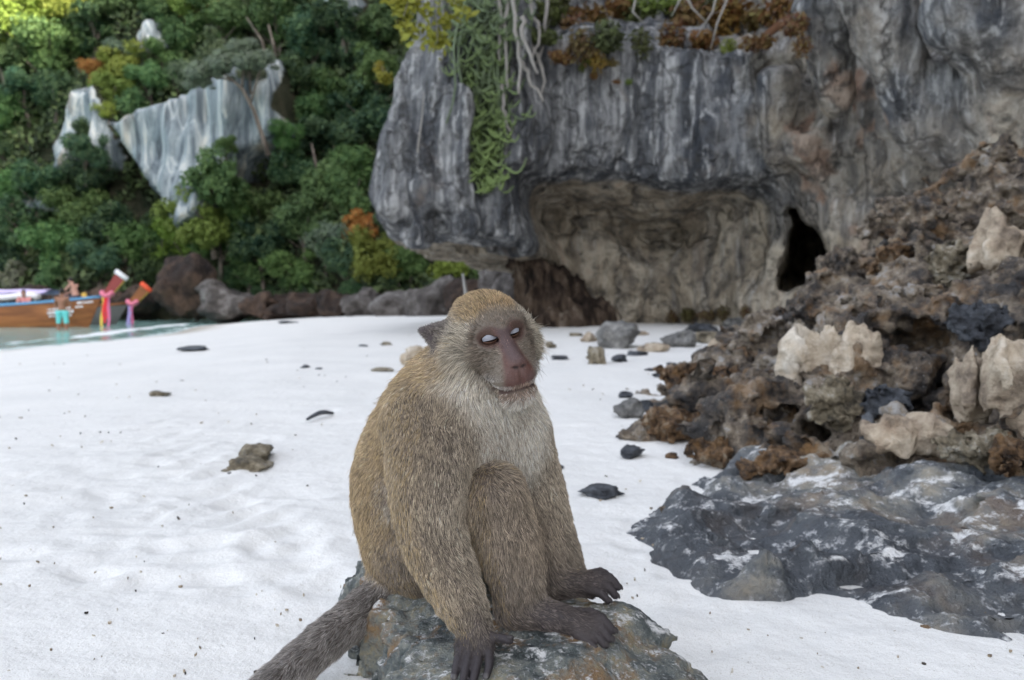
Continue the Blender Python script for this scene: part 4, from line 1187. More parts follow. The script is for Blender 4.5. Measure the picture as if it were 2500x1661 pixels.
def ear_f(q, s):
    tip, bot, top = np.array([s * .082, -.036, .016]), np.array([s * .056, -.020, -.034]), np.array([s * .044, -.012, .022])
    if s > 0: tip, bot, top = np.array([.062, -.052, -.002]), np.array([.050, -.030, -.032]), np.array([.042, -.030, .006])
    d = None
    for t in np.linspace(0, 1, 9):
        a = top * (1 - t) + bot * t
        b = tip * (1 - t * .55) + (bot + np.array([s * .004, 0, 0])) * t * .55
        m = (a + b) / 2 + np.array([0, -.007 * math.sin(math.pi * (.15 + .7 * t)), 0])
        c = np.minimum(cone(q, a, m, .0042, .0038), cone(q, m, b, .0038, .0030))
        d = c if d is None else smin(d, c, .006)
    return d
def monkey_f(p):
    d = None
    for c in CH:
        s_, k, _ = chain_d(p, c)
        d = s_ if d is None else smin(d, s_, k)
    q = hloc(p)
    near = np.linalg.norm(q, axis=1) < .16
    if near.any():
        qq = q[near]
        dd = smin(d[near], head_f(qq), .03 * sstep(.050, .020, qq[:, 1]) + .001)
        dd = smin(dd, ear_f(qq, -1), .008)
        dd = smin(dd, ear_f(qq, 1), .008)
        d = d.copy(); d[near] = dd
    return d - .0012 * perlin(p * 38)
V, Q = surface(monkey_f, (-.56, .80, -.06), (.20, 1.36, .60), .0023, lip=1.7, proj=1)
N = vnormals(V, Q)

def regions(p):
    """soft region weights at points"""
    p = p.astype(np.float32)
    names = ['back', 'chest', 'arm', 'hand', 'finger', 'leg', 'foot', 'tail', 'head', 'ear']
    D = {n: np.full(len(p), 9.0, np.float32) for n in names}
    flow = np.zeros((len(p), 3))
    for c in CH:
        s_, k, fl = chain_d(p, c, True)
        D[c[1]] = np.minimum(D[c[1]], s_)
        flow += fl
    q = hloc(p)
    D['head'] = head_f(q)
    D['ear'] = np.minimum(ear_f(q, -1), ear_f(q, 1)) - .0005
    A = np.stack([D[n] for n in names], 1)
    Wt = np.exp(-(A - A.min(1)[:, None]) / .007)
    Wt /= Wt.sum(1)[:, None]
    flow /= np.maximum(np.linalg.norm(flow, axis=1), 1e-6)[:, None]
    # hair on the head runs back from the face, on the cheeks outwards and down
    outw = np.stack([np.sign(q[:, 0]) * np.minimum(1, np.abs(q[:, 0]) / .03), 0 * q[:, 0], 0 * q[:, 0]], 1)
    low = sstep(.02, -.05, q[:, 2])[:, None]
    hf = np.array([0, -1, .15]) * (1 - .5 * low) + outw * .75 * low + np.array([0, 0, -.7]) * low
    hf = hf @ HR
    wh = (Wt[:, 8] + Wt[:, 9])[:, None]
    flow = flow * (1 - wh) + hf * wh
    return dict(zip(names, Wt.T)), flow, q
def face_masks(q):
    ab = np.abs(q[:, 0])
    e = np.minimum(np.linalg.norm((q - np.array(EYE[0])) / [1.15, 1.6, .95], axis=1), np.linalg.norm((q - np.array(EYE[1])) / [1.15, 1.6, .95], axis=1))
    eye = sstep(.0205, .0145, e)
    wid = np.interp(q[:, 2], [-.062, -.045, -.030, -.015, .0, .012], [.0225, .0235, .0195, .0140, .0095, .0070])
    muz = sstep(wid * 1.15, wid * .75, ab) * sstep(.036, .044, q[:, 1]) * sstep(.016, .008, q[:, 2]) * sstep(-.064, -.058, q[:, 2])
    nose = sstep(.015, .010, ab) * sstep(.035, .045, q[:, 1]) * sstep(.020, .012, q[:, 2]) * sstep(-.06, -.05, q[:, 2])
    jawfront = sstep(.030, .050, q[:, 1]) * sstep(-.046, -.056, q[:, 2])
    return eye, np.maximum(muz, nose), jawfront

Wv, flv, qv = regions(V)
eye, muz, jaw = face_masks(qv)
hd = Wv['head'][:, None]
bodyF = np.array([.62, -.72, .0]); bodyF /= np.linalg.norm(bodyF)
front = sstep(.15, .75, N @ bodyF)
c_skin = np.tile([.115, .088, .070], (len(V), 1))
fr = ((Wv['back'] + Wv['chest']) * np.maximum(front, Wv['chest'] * .6))[:, None]
c_skin = c_skin * (1 - fr) + np.array([.36, .27, .22]) * fr
dk = (Wv['hand'] + Wv['finger'])[:, None]
c_skin = c_skin * (1 - dk) + np.array([.040, .034, .038]) * dk
ft = Wv['foot'][:, None]
c_skin = c_skin * (1 - ft) + np.array([.060, .050, .050]) * ft
ea = Wv['ear'][:, None]
c_skin = c_skin * (1 - ea) + np.array([.085, .068, .072]) * ea
nz1 = fbm(V * 60, 3)[:, None]
hface = np.array([.19, .16, .125]) * (1 - eye[:, None]) + np.array([.078, .043, .031]) * eye[:, None]
muzc = np.array([.122, .060, .049]) + .03 * nz1
bridge = (sstep(.014, .006, np.abs(qv[:, 0])) * sstep(-.030, -.012, qv[:, 2]))[:, None]
muzc = muzc * (1 - bridge) + np.array([.098, .062, .060]) * bridge
hface = hface * (1 - muz[:, None]) + muzc * muz[:, None]
lip = (sstep(.006, .002, np.abs(qv[:, 2] - mouth_c(qv))) * sstep(.04, .055, qv[:, 1]))[:, None]
hface = hface * (1 - lip) + np.array([.125, .078, .064]) * lip
line = (sstep(.0028, .0010, np.abs(qv[:, 2] - mouth_c(qv))) * sstep(.04, .055, qv[:, 1]))[:, None]
hface = hface * (1 - line * .6) + np.array([.06, .03, .026]) * line * .6
nostr = np.zeros(len(V))
for s in (-1, 1):
    nostr = np.maximum(nostr, sstep(.0036, .0020, np.linalg.norm((qv - np.array([s * .0050, .0915, -.0292])) / [1.2, 2, .7], axis=1)))
hface = hface * (1 - nostr[:, None]) + np.array([.03, .018, .018]) * nostr[:, None]
c_skin = c_skin * (1 - hd) + hface * hd
m = M('monkey_skin', .55, .35)
sn = m.noise(900, 3, .6)
m.color(m.mix(m.ramp(sn, [(.35, .35), (.6, 0.0)]), m.attr('skin'), (.03, .022, .02)))
m.bump(m.math('ADD', sn, m.noise(260, 4, .6)), .0012, .7)
m.b.inputs['Subsurface Weight'].default_value = 0.0
SKIN = m.mat
monkey = empty('macaque', (P(1010, 1400, 1.2)[0], 1.2, .12), 'grey brown long-tailed monkey sitting on a rock with drooping eyelids', 'monkey')
body = sub(link('body', mesh_from('body', V, Q, SKIN, attrs={'skin': c_skin})), monkey)

# eyes with heavy white lids
m = M('eye_brown', .08, .6); m.color((.022, .012, .008)); EYEM = m.mat
m = M('white_eyelid', .5, .35); m.color(m.mix(m.noise(500, 3), (.33, .33, .37), (.22, .23, .26))); LIDM = m.mat
m = M('brown_eyelid', .55, .3); m.color(m.mix(m.noise(600, 3), (.17, .09, .06), (.11, .06, .045))); LID2 = m.mat
def cap(center, r, az, lo, hi, na=18, ne=9):
    """part of a sphere in head axes; lo and hi are functions of azimuth (degrees)"""
    G = np.zeros((na, ne, 3))
    for i, a in enumerate(np.linspace(-az, az, na)):
        l, h = lo(a), hi(a)
        for j, t in enumerate(np.linspace(0, 1, ne)):
            el = math.radians(l + (h - l) * t); ar = math.radians(a)
            G[i, j] = np.array(center) + r * np.array([math.cos(el) * math.sin(ar), math.cos(el) * math.cos(ar), math.sin(el)])
    return HC + G.reshape(-1, 3) @ HR, G.shape[:2]
for c in EYE:
    mb = MB()
    G, sh = cap(c, EYE_R, 179, lambda a: -89, lambda a: 89, 24, 16)
    mb.grid(G.reshape(*sh, 3))
    sub(link('eye', mb.mesh('eye', EYEM)), monkey)
    for nm, mt, lo, hi, rr in (('upper_eyelid', LIDM, lambda a: -10 - 10 * (a / 80) ** 2, lambda a: 70, .0010), ('lower_eyelid', LID2, lambda a: -70, lambda a: -30 + 8 * (a / 80) ** 2, .0008)):
        mb = MB()
        G1, sh = cap(c, EYE_R + rr, 74, lo, hi); G0, _ = cap(c, EYE_R - .0004, 74, lo, hi)
        mb.grid(G1.reshape(*sh, 3)); mb.grid(G0.reshape(*sh, 3)[::-1])
        g1, g0 = G1.reshape(*sh, 3), G0.reshape(*sh, 3)
        for a, b in ((g1[:, 0], g0[:, 0]), (g0[:, -1], g1[:, -1]), (g0[0], g1[0]), (g1[-1], g0[-1])):
            mb.grid(np.stack([a, b], 1))
        sub(link(nm, mb.mesh(nm, mt), label=('pale bluish white drooping upper eyelid' if nm[0] == 'u' else None)), monkey)
# finger and toe nails
m = M('nail', .3, .5); m.color(m.mix(m.noise(300, 2), (.035, .03, .03), (.07, .06, .058))); NAIL = m.mat
def nails():
    for c in CH:
        if c[1] != 'finger': continue
        a, b, rb = c[0][-2, :3], c[0][-1, :3], c[0][-1, 3]
        ax = (b - a) / np.linalg.norm(b - a)
        up = np.array([0, 0, 1.0]) - ax * ax[2]; up /= np.linalg.norm(up)
        sd = np.cross(ax, up)
        G = np.zeros((6, 5, 3))
        for i2, t in enumerate(np.linspace(-.3, 1.25, 6)):
            for j, w_ in enumerate(np.linspace(-1, 1, 5)):
                ang = w_ * .85 * (1 if t < .9 else .6)
                G[i2, j] = b + ax * t * rb + (up * math.cos(ang) + sd * math.sin(ang)) * (rb + .0011) * (1 if t < .6 else 1 - .45 * (t - .6))
        mb = MB(); mb.grid(G); mb.grid((G - up * .0012)[::-1])
        yield mb.mesh('nail', NAIL)
for me in nails():
    sub(link('nail', me), monkey)

# ------------------------------------------------------------------ fur
def make_fur(count):
    r = np.random.default_rng(31)
    T = np.concatenate([Q[:, [0, 1, 2]], Q[:, [0, 2, 3]]])
    ar = .5 * np.linalg.norm(np.cross(V[T[:, 1]] - V[T[:, 0]], V[T[:, 2]] - V[T[:, 0]]), axis=1)
    cent = V[T].mean(1)
    ar = ar * (cent[:, 2] > 0.0)
    qh = np.linalg.norm(hloc(cent.astype(np.float32)), axis=1)
    ar = ar * np.where(qh < .12, 1.7, 1.0)
    f = r.choice(len(T), count, p=ar / ar.sum())
    u1, u2 = np.sqrt(r.random(count)), r.random(count)
    bc = np.stack([1 - u1, u1 * (1 - u2), u1 * u2], 1)
    pos = (V[T[f]] * bc[:, :, None]).sum(1)
    nor = (N[T[f]] * bc[:, :, None]).sum(1); nor /= np.linalg.norm(nor, axis=1)[:, None]
    Wt, flow, q = regions(pos)
    eye, muz, jaw = face_masks(q)
    H = Wt['head']
    e1 = np.linalg.norm((q - np.array(EYE[0])), axis=1); e2 = np.linalg.norm((q - np.array(EYE[1])), axis=1)
    ln = (Wt['back'] * .0090 + Wt['chest'] * .0120 + Wt['arm'] * .0092 + Wt['hand'] * .005 + Wt['finger'] * .0025 + Wt['leg'] * .0095
          + Wt['foot'] * .0075 + Wt['tail'] * .0120 + Wt['head'] * .0080 + Wt['ear'] * .0035)
    side = sstep(.024, .045, np.abs(q[:, 0])) * sstep(.03, -.01, q[:, 2]) * H
    ln = ln + side * .014
    crown = sstep(.018, .035, q[:, 2]) * sstep(.05, .03, q[:, 1]) * H
    # cheek region just behind the face: short
    facef = sstep(.020, .045, q[:, 1]) * H
    ln = ln * (1 - .55 * facef)
    bare = np.maximum(muz * sstep(-.056, -.046, q[:, 2]), eye) * H
    chin = jaw * H
    ln = np.where(bare > .5, .0026, ln)
    stub = H * sstep(.050, .060, q[:, 1]) * sstep(-.040, -.048, q[:, 2]) * sstep(-.066, -.061, q[:, 2])
    ln = ln * (1 - .72 * stub)
    ln = np.where(chin > .4, .0050 + .006 * sstep(-.070, -.085, q[:, 2]), ln)
    keep = r.random(count) > np.maximum(bare * .72, Wt['finger'] * .75)
    keep &= (e1 > EYE_R + .0028) & (e2 > EYE_R + .0028)
    keep &= ~((np.abs(q[:, 2] - mouth_c(q) - .0006) < .0030) & (q[:, 1] > .045) & (H > .5))
    # colours
    frn = sstep(.10, .70, nor @ bodyF)
    def C(*c): return np.array(c)[None]
    tors = (1 - frn[:, None]) * C(.425, .325, .21) + frn[:, None] * C(.62, .55, .46)
    che = np.minimum(1, frn + .55)[:, None]; chec = C(.37, .29, .19) * (1 - che) + C(.60, .55, .47) * che
    inner = sstep(-.1, .8, nor @ np.array([.9, -.3, -.3]))[:, None]
    armc = C(.39, .318, .228) * (1 - .35 * inner) + C(.42, .38, .33) * .35 * inner
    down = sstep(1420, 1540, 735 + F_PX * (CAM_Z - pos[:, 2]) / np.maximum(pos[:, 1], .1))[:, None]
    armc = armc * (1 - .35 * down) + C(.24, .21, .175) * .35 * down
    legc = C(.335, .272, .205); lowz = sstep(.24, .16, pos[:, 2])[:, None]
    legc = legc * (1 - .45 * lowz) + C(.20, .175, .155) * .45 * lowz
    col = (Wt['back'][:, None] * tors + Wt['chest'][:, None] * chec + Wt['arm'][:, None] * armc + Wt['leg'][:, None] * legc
           + Wt['hand'][:, None] * C(.085, .070, .066) + Wt['finger'][:, None] * C(.045, .038, .04) + Wt['foot'][:, None] * C(.15, .125, .115)
           + Wt['tail'][:, None] * C(.37, .345, .325) + Wt['ear'][:, None] * C(.20, .18, .165))
    hc = C(.44, .39, .31)
    cr = crown[:, None]; hc = hc * (1 - cr) + C(.34, .24, .135) * cr
    dark = (sstep(.028, .044, q[:, 1]) * sstep(.050, .036, np.abs(q[:, 0])) * sstep(-.055, -.04, q[:, 2]))[:, None]
    hc = hc * (1 - .85 * dark) + C(.150, .115, .088) * .85 * dark
    bw = (sstep(.002, .010, q[:, 2]) * sstep(.030, .020, q[:, 2]) * sstep(.030, .040, q[:, 1]) * sstep(.042, .030, np.abs(q[:, 0])))[:, None]
    hc = hc * (1 - .75 * bw) + C(.12, .088, .065) * .75 * bw
    ch = chin[:, None]; fr_ = sstep(-.068, -.080, q[:, 2] + .006 * r.normal(size=count))[:, None]; hc = hc * (1 - ch) + (C(.25, .175, .135) * (1 - fr_) + C(.66, .62, .55) * fr_) * ch
    wl = (sstep(.008, .018, np.abs(q[:, 0])) * sstep(.050, .062, q[:, 1]) * sstep(-.030, -.044, q[:, 2]) * sstep(-.063, -.058, q[:, 2]))[:, None]
    hc = hc * (1 - .8 * wl) + C(.46, .43, .40) * .8 * wl
    b2 = bare[:, None]; hc = hc * (1 - b2) + C(.17, .105, .085) * b2
    col = col + H[:, None] * hc
    brite = np.exp(r.normal(0, .32, count))[:, None] * (1 + .45 * np.clip(perlin(pos * 260), -1, 1))[:, None]
    col = col * brite * (1 + .28 * fbm(pos * 22 + 3, 2))[:, None]
    gold = (r.random(count) < .30 * (Wt['back'] + Wt['arm'] * .9 + Wt['leg'] * .5 + crown)) & (frn < .6)
    col[gold] = C(.44, .33, .175) * np.exp(r.normal(0, .2, (gold.sum(), 1)))
    drk = (r.random(count) < .16) & (Wt['chest'] < .4) & (chin < .3)
    col[drk] *= .40
    col = np.clip(col, .01, .85)
    ln = ln * r.uniform(.6, 1.3, count) * np.clip(1 + .35 * fbm(pos * 30, 2), .6, 1.5)
    long = (r.random(count) < .045) & ((side > .3) | (Wt['back'] + Wt['chest'] > .7))
    ln[long] *= 1.7
    # direction
    sw = np.stack([perlin(pos * 26 + k * 31) for k in range(3)], 1)
    tf = np.stack([perlin(pos * 110 + k * 31) for k in range(3)], 1)
    fl = flow + .42 * sw + .48 * tf + np.array([0, 0, -.15])
    fl = fl - nor * (fl * nor).sum(1)[:, None]
    fl /= np.maximum(np.linalg.norm(fl, axis=1), 1e-6)[:, None]
    lift = .26 + .40 * side + .15 * r.random(count) + .12 * Wt['chest']
    d0 = fl + nor * (lift + .30)[:, None] + r.normal(0, .10, (count, 3)); d0 /= np.linalg.norm(d0, axis=1)[:, None]
    d1 = fl + nor * (lift * .45)[:, None] + r.normal(0, .10, (count, 3)); d1 /= np.linalg.norm(d1, axis=1)[:, None]
    L3 = (ln / 3)[:, None]
    root = pos - nor * .0006
    p1 = root + d0 * L3; p2 = p1 + (.5 * d0 + .5 * d1) * L3; p3 = p2 + d1 * L3
    idx = np.nonzero(keep)[0]
    pts = np.stack([root, p1, p2, p3], 1)[idx]
    n = len(idx)
    cu = bpy.data.hair_curves.new('fur')
    cu.add_curves([4] * n)
    cu.attributes['position'].data.foreach_set('vector', pts.astype(np.float32).ravel())
    thick = np.where(ln[idx] < .004, .00015, .00021) * r.uniform(.7, 1.3, n)
    rad = (thick[:, None] * np.array([1.0, .95, .7, .15])[None]).astype(np.float32)
    if 'radius' not in cu.attributes: cu.attributes.new('radius', 'FLOAT', 'POINT')
    cu.attributes['radius'].data.foreach_set('value', rad.ravel())
    at = cu.attributes.new('col', 'FLOAT_COLOR', 'CURVE')
    at.data.foreach_set('color', np.concatenate([col[idx], np.ones((n, 1))], 1).astype(np.float32).ravel())
    m = M('monkey_fur', .55, .25)
    hi = m.n('ShaderNodeHairInfo')
    a = m.attr('col')
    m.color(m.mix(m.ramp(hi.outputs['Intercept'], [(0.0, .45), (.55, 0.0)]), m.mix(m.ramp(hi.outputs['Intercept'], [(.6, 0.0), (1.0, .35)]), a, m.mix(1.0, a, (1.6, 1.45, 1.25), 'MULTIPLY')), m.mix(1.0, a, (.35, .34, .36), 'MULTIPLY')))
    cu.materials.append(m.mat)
    return cu
fur = sub(link('fur', make_fur(320000), kind='stuff', label='grey brown golden-flecked fur'), monkey)

# ================================================================== PLANTS ON THE NEAR CLIFF
r = np.random.default_rng(15)
def cliff_y(u, v, guess=11.0):
    d = ray(u, v)
    t = np.linspace(7.5, 17, 240)
    pts = (np.array([0, 0, CAM_Z]) + d[None] * (t / d[1])[:, None]).astype(np.float32)
    k = np.nonzero(cliff_f(pts) < 0)[0]
    return float(t[k[0]]) if len(k) else guess
m = M('succulent_green', .5, .35); oi = m.attr('tone', 'Fac')
m.color(m.mix(m.noise(2, 3), m.mix(oi, (.075, .11, .060), (.17, .245, .075)), m.mix(oi, (.13, .165, .10), (.23, .31, .11)))); SUCC = m.mat
plant = empty('hanging_succulent', tuple(P(1200, 60, 10.6)), 'long curtain of hanging green pencil-stemmed succulent on the cliff face', 'plant')
mb = MB(); tone = []
for k in range(26):
    u0 = r.uniform(1110, 1280); v0 = r.uniform(-90, 20); n = 9
    v1 = r.uniform(260, 470) if u0 < 1240 else r.uniform(120, 300)
    u1 = u0 + r.uniform(-50, 20) - (40 if u0 > 1230 else 0)
    t = np.linspace(0, 1, n); yy = cliff_y((u0 + u1) / 2, 150) - r.uniform(.12, .45)
    pts = np.array([P(u0 + (u1 - u0) * a + 9 * math.sin(a * 9 + k), v0 + (v1 - v0) * a, yy) for a in t])
    mb.tube(pts, .020 - .009 * t, 5); tone += [.15] * (n * 5 + 2)
sub(link('stem', mb.mesh('stem', SUCC, attrs={'tone': np.array(tone)}), kind='stuff'), plant)
mb = MB(); tone = []
for k in range(620):
    v0 = r.uniform(-40, 455)
    c0 = np.interp(v0, [0, 150, 300, 420, 460], [1190, 1175, 1190, 1185, 1200]); wd = np.interp(v0, [0, 150, 300, 420, 460], [95, 85, 60, 45, 25])
    u0 = c0 + r.normal(0, .5) * wd
    yy = cliff_y(1190, min(max(v0, 0), 400)) - r.uniform(.08, .55)
    ln = r.uniform(38, 85); sx = r.choice([-1, 1]) * r.uniform(.2, 1.0)
    t = np.linspace(0, 1, 7)
    du = sx * ln * .75 * t ** .8; dv = ln * (.85 * t - 1.05 * t ** 2.2 * r.uniform(.5, 1.1))
    pts = np.array([P(u0 + a, v0 + b, yy - .12 * c) for a, b, c in zip(du, dv, t)])
    mb.tube(pts, .0165 - .010 * t ** 2, 4)
    tone += [np.clip(np.interp(v0, [0, 460], [.2, .95]) + r.normal(0, .2), 0, 1)] * (7 * 4 + 2)
sub(link('branchlets', mb.mesh('branchlets', SUCC, attrs={'tone': np.array(tone)}), kind='stuff'), plant)
m = M('grey_root', .85, .2); m.color(m.mix(m.noise(9, 4), (.20, .185, .165), (.40, .38, .35))); ROOT = m.mat
roots = [((1238, -60), (1236, 60), (1232, 130), (1240, 210)), ((1290, -60), (1300, 40), (1320, 90), (1300, 140)), ((1345, -60), (1330, 60), (1322, 120), (1300, 170)), ((1300, 110), (1320, 150), (1330, 200), (1318, 230)),
         ((1250, -60), (1262, 80), (1270, 160), (1264, 230)), ((1275, 40), (1282, 110), (1310, 180)), ((1230, 200), (1226, 260), (1240, 320)), ((1210, -60), (1222, 40), (1218, 150)), ((1270, 150), (1290, 190), (1325, 250))]
for k, pp in enumerate(roots):
    yy = cliff_y(pp[1][0], max(pp[1][1], 40)) - .35 - .05 * (k % 3)
    mb = MB(); pts = np.array([P(u, v, yy) for u, v in pp])
    ti = np.linspace(0, len(pts) - 1, 10); pts = np.stack([np.interp(ti, np.arange(len(pts)), pts[:, c]) for c in range(3)], 1) + r.normal(0, .015, (10, 3))
    mb.tube(pts, np.linspace(.034, .018, 10), 6)
    link('hanging_root', mb.mesh('hanging_root', ROOT), label='pale grey woody root hanging beside the green succulent', cat='root', group='hanging roots on the cliff')
pts = [(1035, 225), (1030, 290), (1022, 350), (1018, 390), (1020, 430)]
yy = cliff_y(1022, 350) - .06
mb = MB(); mb.tube([P(u, v, yy - .01 * i) for i, (u, v) in enumerate(pts)], [.008, .012, .016, .020, .024], 5)
link('dry_vine', mb.mesh('dry_vine', ROOT), label='thin dry tan vine running down the bare cliff block', cat='vine')

def clump(seed, n, size, sq):
    q = np.random.default_rng(seed)
    d = q.normal(size=(n, 3)); d /= np.linalg.norm(d, axis=1)[:, None]
    c = d * (q.random(n) ** .45)[:, None] * np.array(sq)
    c += .25 * np.stack([perlin(c * 3 + k * 9 + seed) for k in range(3)], 1)
    V, Q, t = leaves_from(c, d + [0, -.3, .4], size, q, 'leaves', 2.2)
    return mesh_from('leaves', V, Q, LEAF, smooth=False, attrs={'tint': t})
CL = [clump(1, 420, .16, (1, .8, .7)), clump(2, 360, .17, (1.2, .7, .5)), clump(3, 420, .14, (.8, .8, 1))]
def twigs(seed):
    q = np.random.default_rng(seed); mb = MB()
    for k in range(9):
        d = q.normal(size=3); d[2] = abs(d[2]) * .6; d /= np.linalg.norm(d); t = np.linspace(0, 1, 5)[:, None]
        mb.tube(d * t * .95 + t * t * q.normal(0, .2, 3), .022 - .016 * t[:, 0], 4)
    return mb.mesh('twigs', ROOT)
TW = [twigs(3), twigs(4)]
def shrub(name, u, v, rpx, col, label, group, dy=.25, k=0, y=None):
    yy = (cliff_y(u, v) if y is None else y) - dy
    q = P(u, v, yy); s = rpx / F_PX * yy
    e = empty(name, tuple(q), label, 'shrub', group)
    e.scale = (s, s, s); e.rotation_euler = (0, 0, r.uniform(0, 6.28))
    c = link('leaves', CL[k % 3], e); c.color = (*[x * r.uniform(.8, 1.25) for x in col], 1)
    link('twigs', TW[k % 2], e)
rust, ochre, oliv, lime = (.17, .062, .028), (.24, .12, .03), (.075, .085, .035), (.16, .19, .03)
k = 0
for (u, v, rp, col) in [(1390, 70, 55, rust), (1440, 40, 50, rust), (1420, 110, 45, rust), (1480, 90, 55, oliv), (1500, 30, 55, rust), (1560, 110, 42, oliv), (1560, 50, 55, oliv), (1610, 20, 55, lime), (1640, 90, 45, rust), (1690, 40, 60, rust), (1720, 100, 45, rust), (1770, 60, 55, ochre),
                        (1790, 20, 50, rust), (1850, 50, 50, rust), (1900, 20, 55, rust), (1940, 60, 40, rust), (1850, 105, 38, rust), (1960, 110, 30, rust), (1340, 30, 50, oliv), (1370, 140, 30, rust), (1780, 120, 28, lime), (1540, 10, 45, lime), (1720, 5, 50, oliv), (1460, 150, 26, ochre), (1360, 20, 45, oliv), (1325, 90, 38, oliv)]:
    nm, lb, gp = {rust: ('rust_shrub', 'rust brown dry fern clump on the cliff ledge', 'rust ferns of the cliff ledge'), ochre: ('ochre_shrub', 'orange ochre leafy clump on the cliff ledge', 'ochre clumps of the ledge'),
              oliv: ('olive_shrub', 'dull olive leafy clump on the cliff ledge', 'olive clumps of the ledge'), lime: ('lime_shrub', 'bright lime green sprig clump on the cliff ledge', 'lime clumps of the ledge')}[col]
    shrub(nm, u, v, rp, col, lb, gp, .30, k); k += 1
for (u, v, rp, col) in [(1435, 145, 16, lime), (1450, 185, 13, ochre), (1490, 155, 18, ochre), (1420, 165, 12, lime), (1535, 200, 11, lime), (1505, 200, 10, rust)]:
    shrub('trailing_sprig', u, v, rp, col, 'small yellow orange sprig trailing down the upper cliff face', 'trailing sprigs', .08, k); k += 1
# bare twigs and a brown branch on the ledge
for pp in (((1560, -40), (1545, 30), (1575, 60)), ((1760, -60), (1740, 30), (1700, 90)), ((1800, -60), (1750, 60), (1735, 120)), ((1700, -50), (1660, 0), (1640, 40)), ((1660, -40), (1690, 20), (1730, 60)), ((1860, -50), (1850, -5), (1862, 15))):
    mb = MB(); yy = cliff_y(1650, 120) - .7
    mb.tube([P(u, v, yy) for u, v in pp], [.020, .015, .007], 5)
    link('bare_twig', mb.mesh('bare_twig', ROOT), label='bare pale grey twig over the rust ferns on the ledge', cat='twig', group='bare twigs on the ledge')
m = M('brown_branch', .9, .15); m.color(m.mix(m.noise(6, 4), (.07, .035, .02), (.16, .08, .045)))
mb = MB(); yy = cliff_y(1900, 60) - .25
mb.tube([P(2040, 5, yy), P(1980, 25, yy), P(1920, 50, yy), P(1870, 90, yy), P(1840, 130, yy)], [.09, .10, .09, .07, .04], 7)
link('brown_branch', mb.mesh('brown_branch', m.mat), label='thick red brown fallen branch at the end of the ledge', cat='branch')
# yellow leaved branch before the left end of the cliff
e = empty('yellow_leaf_branch', tuple(P(1010, -20, 9.6)), 'drooping branch with yellow green leaves in front of the cliff block', 'branch')
mb = MB()
tips = [(985, 40), (1000, 75), (1055, 80), (1068, 105), (1040, 30), (1120, 20), (975, 10), (1000, 10), (1085, 50)]
for (u, v) in tips:
    a, b = P(1060, -120, 9.6), P(u, v, 9.5 + r.uniform(-.2, .2)); t = np.linspace(0, 1, 6)[:, None]
    mb.tube(a + (b - a) * t + np.array([0, 0, .12]) * np.sin(t * 3.14), .012 - .008 * t[:, 0], 4)
sub(link('twigs', mb.mesh('twigs', ROOT)), e)
cs = np.concatenate([P(u, v, 9.5) + r.normal(0, .075, (46, 3)) for u, v in tips])
V, Q, t = leaves_from(cs, r.normal(size=cs.shape) + [0, -.6, .3], .055, r, 'leaves', 2.0)
o = sub(link('leaves', mesh_from('leaves', V, Q, LEAF, smooth=False, attrs={'tint': t})), e); o.color = (.30, .29, .03, 1)
shrub('yellow_sprig', 940, 190, 26, (.28, .24, .02), 'yellow sprig poking out beside the cliff edge', 'yellow sprigs', 0, 1, 11.5)
shrub('yellow_sprig', 925, 165, 18, (.28, .24, .02), 'yellow sprig poking out beside the cliff edge', 'yellow sprigs', 0, 2, 11.6)
# dry litter at the cliff foot
for (u, v, rp) in ((1640, 775, 20), (1680, 768, 26), (1725, 770, 24), (1765, 765, 22), (1400, 780, 26), (1440, 783, 20), (1820, 762, 18)):
    shrub('dry_litter', u, v, rp, (.10, .045, .03), 'heap of red brown dry leaves at the cliff foot', 'dry leaf heaps at the cliff foot', .2, k); k += 1
mb = MB(); mb.tube([P(1140, 740, 19), P(1136, 705, 19), P(1130, 668, 19)], [.05, .045, .03], 6)
link('driftwood_pole', mb.mesh('driftwood_pole', plain('bleached_wood', (.48, .46, .43))), label='bleached driftwood pole standing behind the head of the monkey', cat='pole')

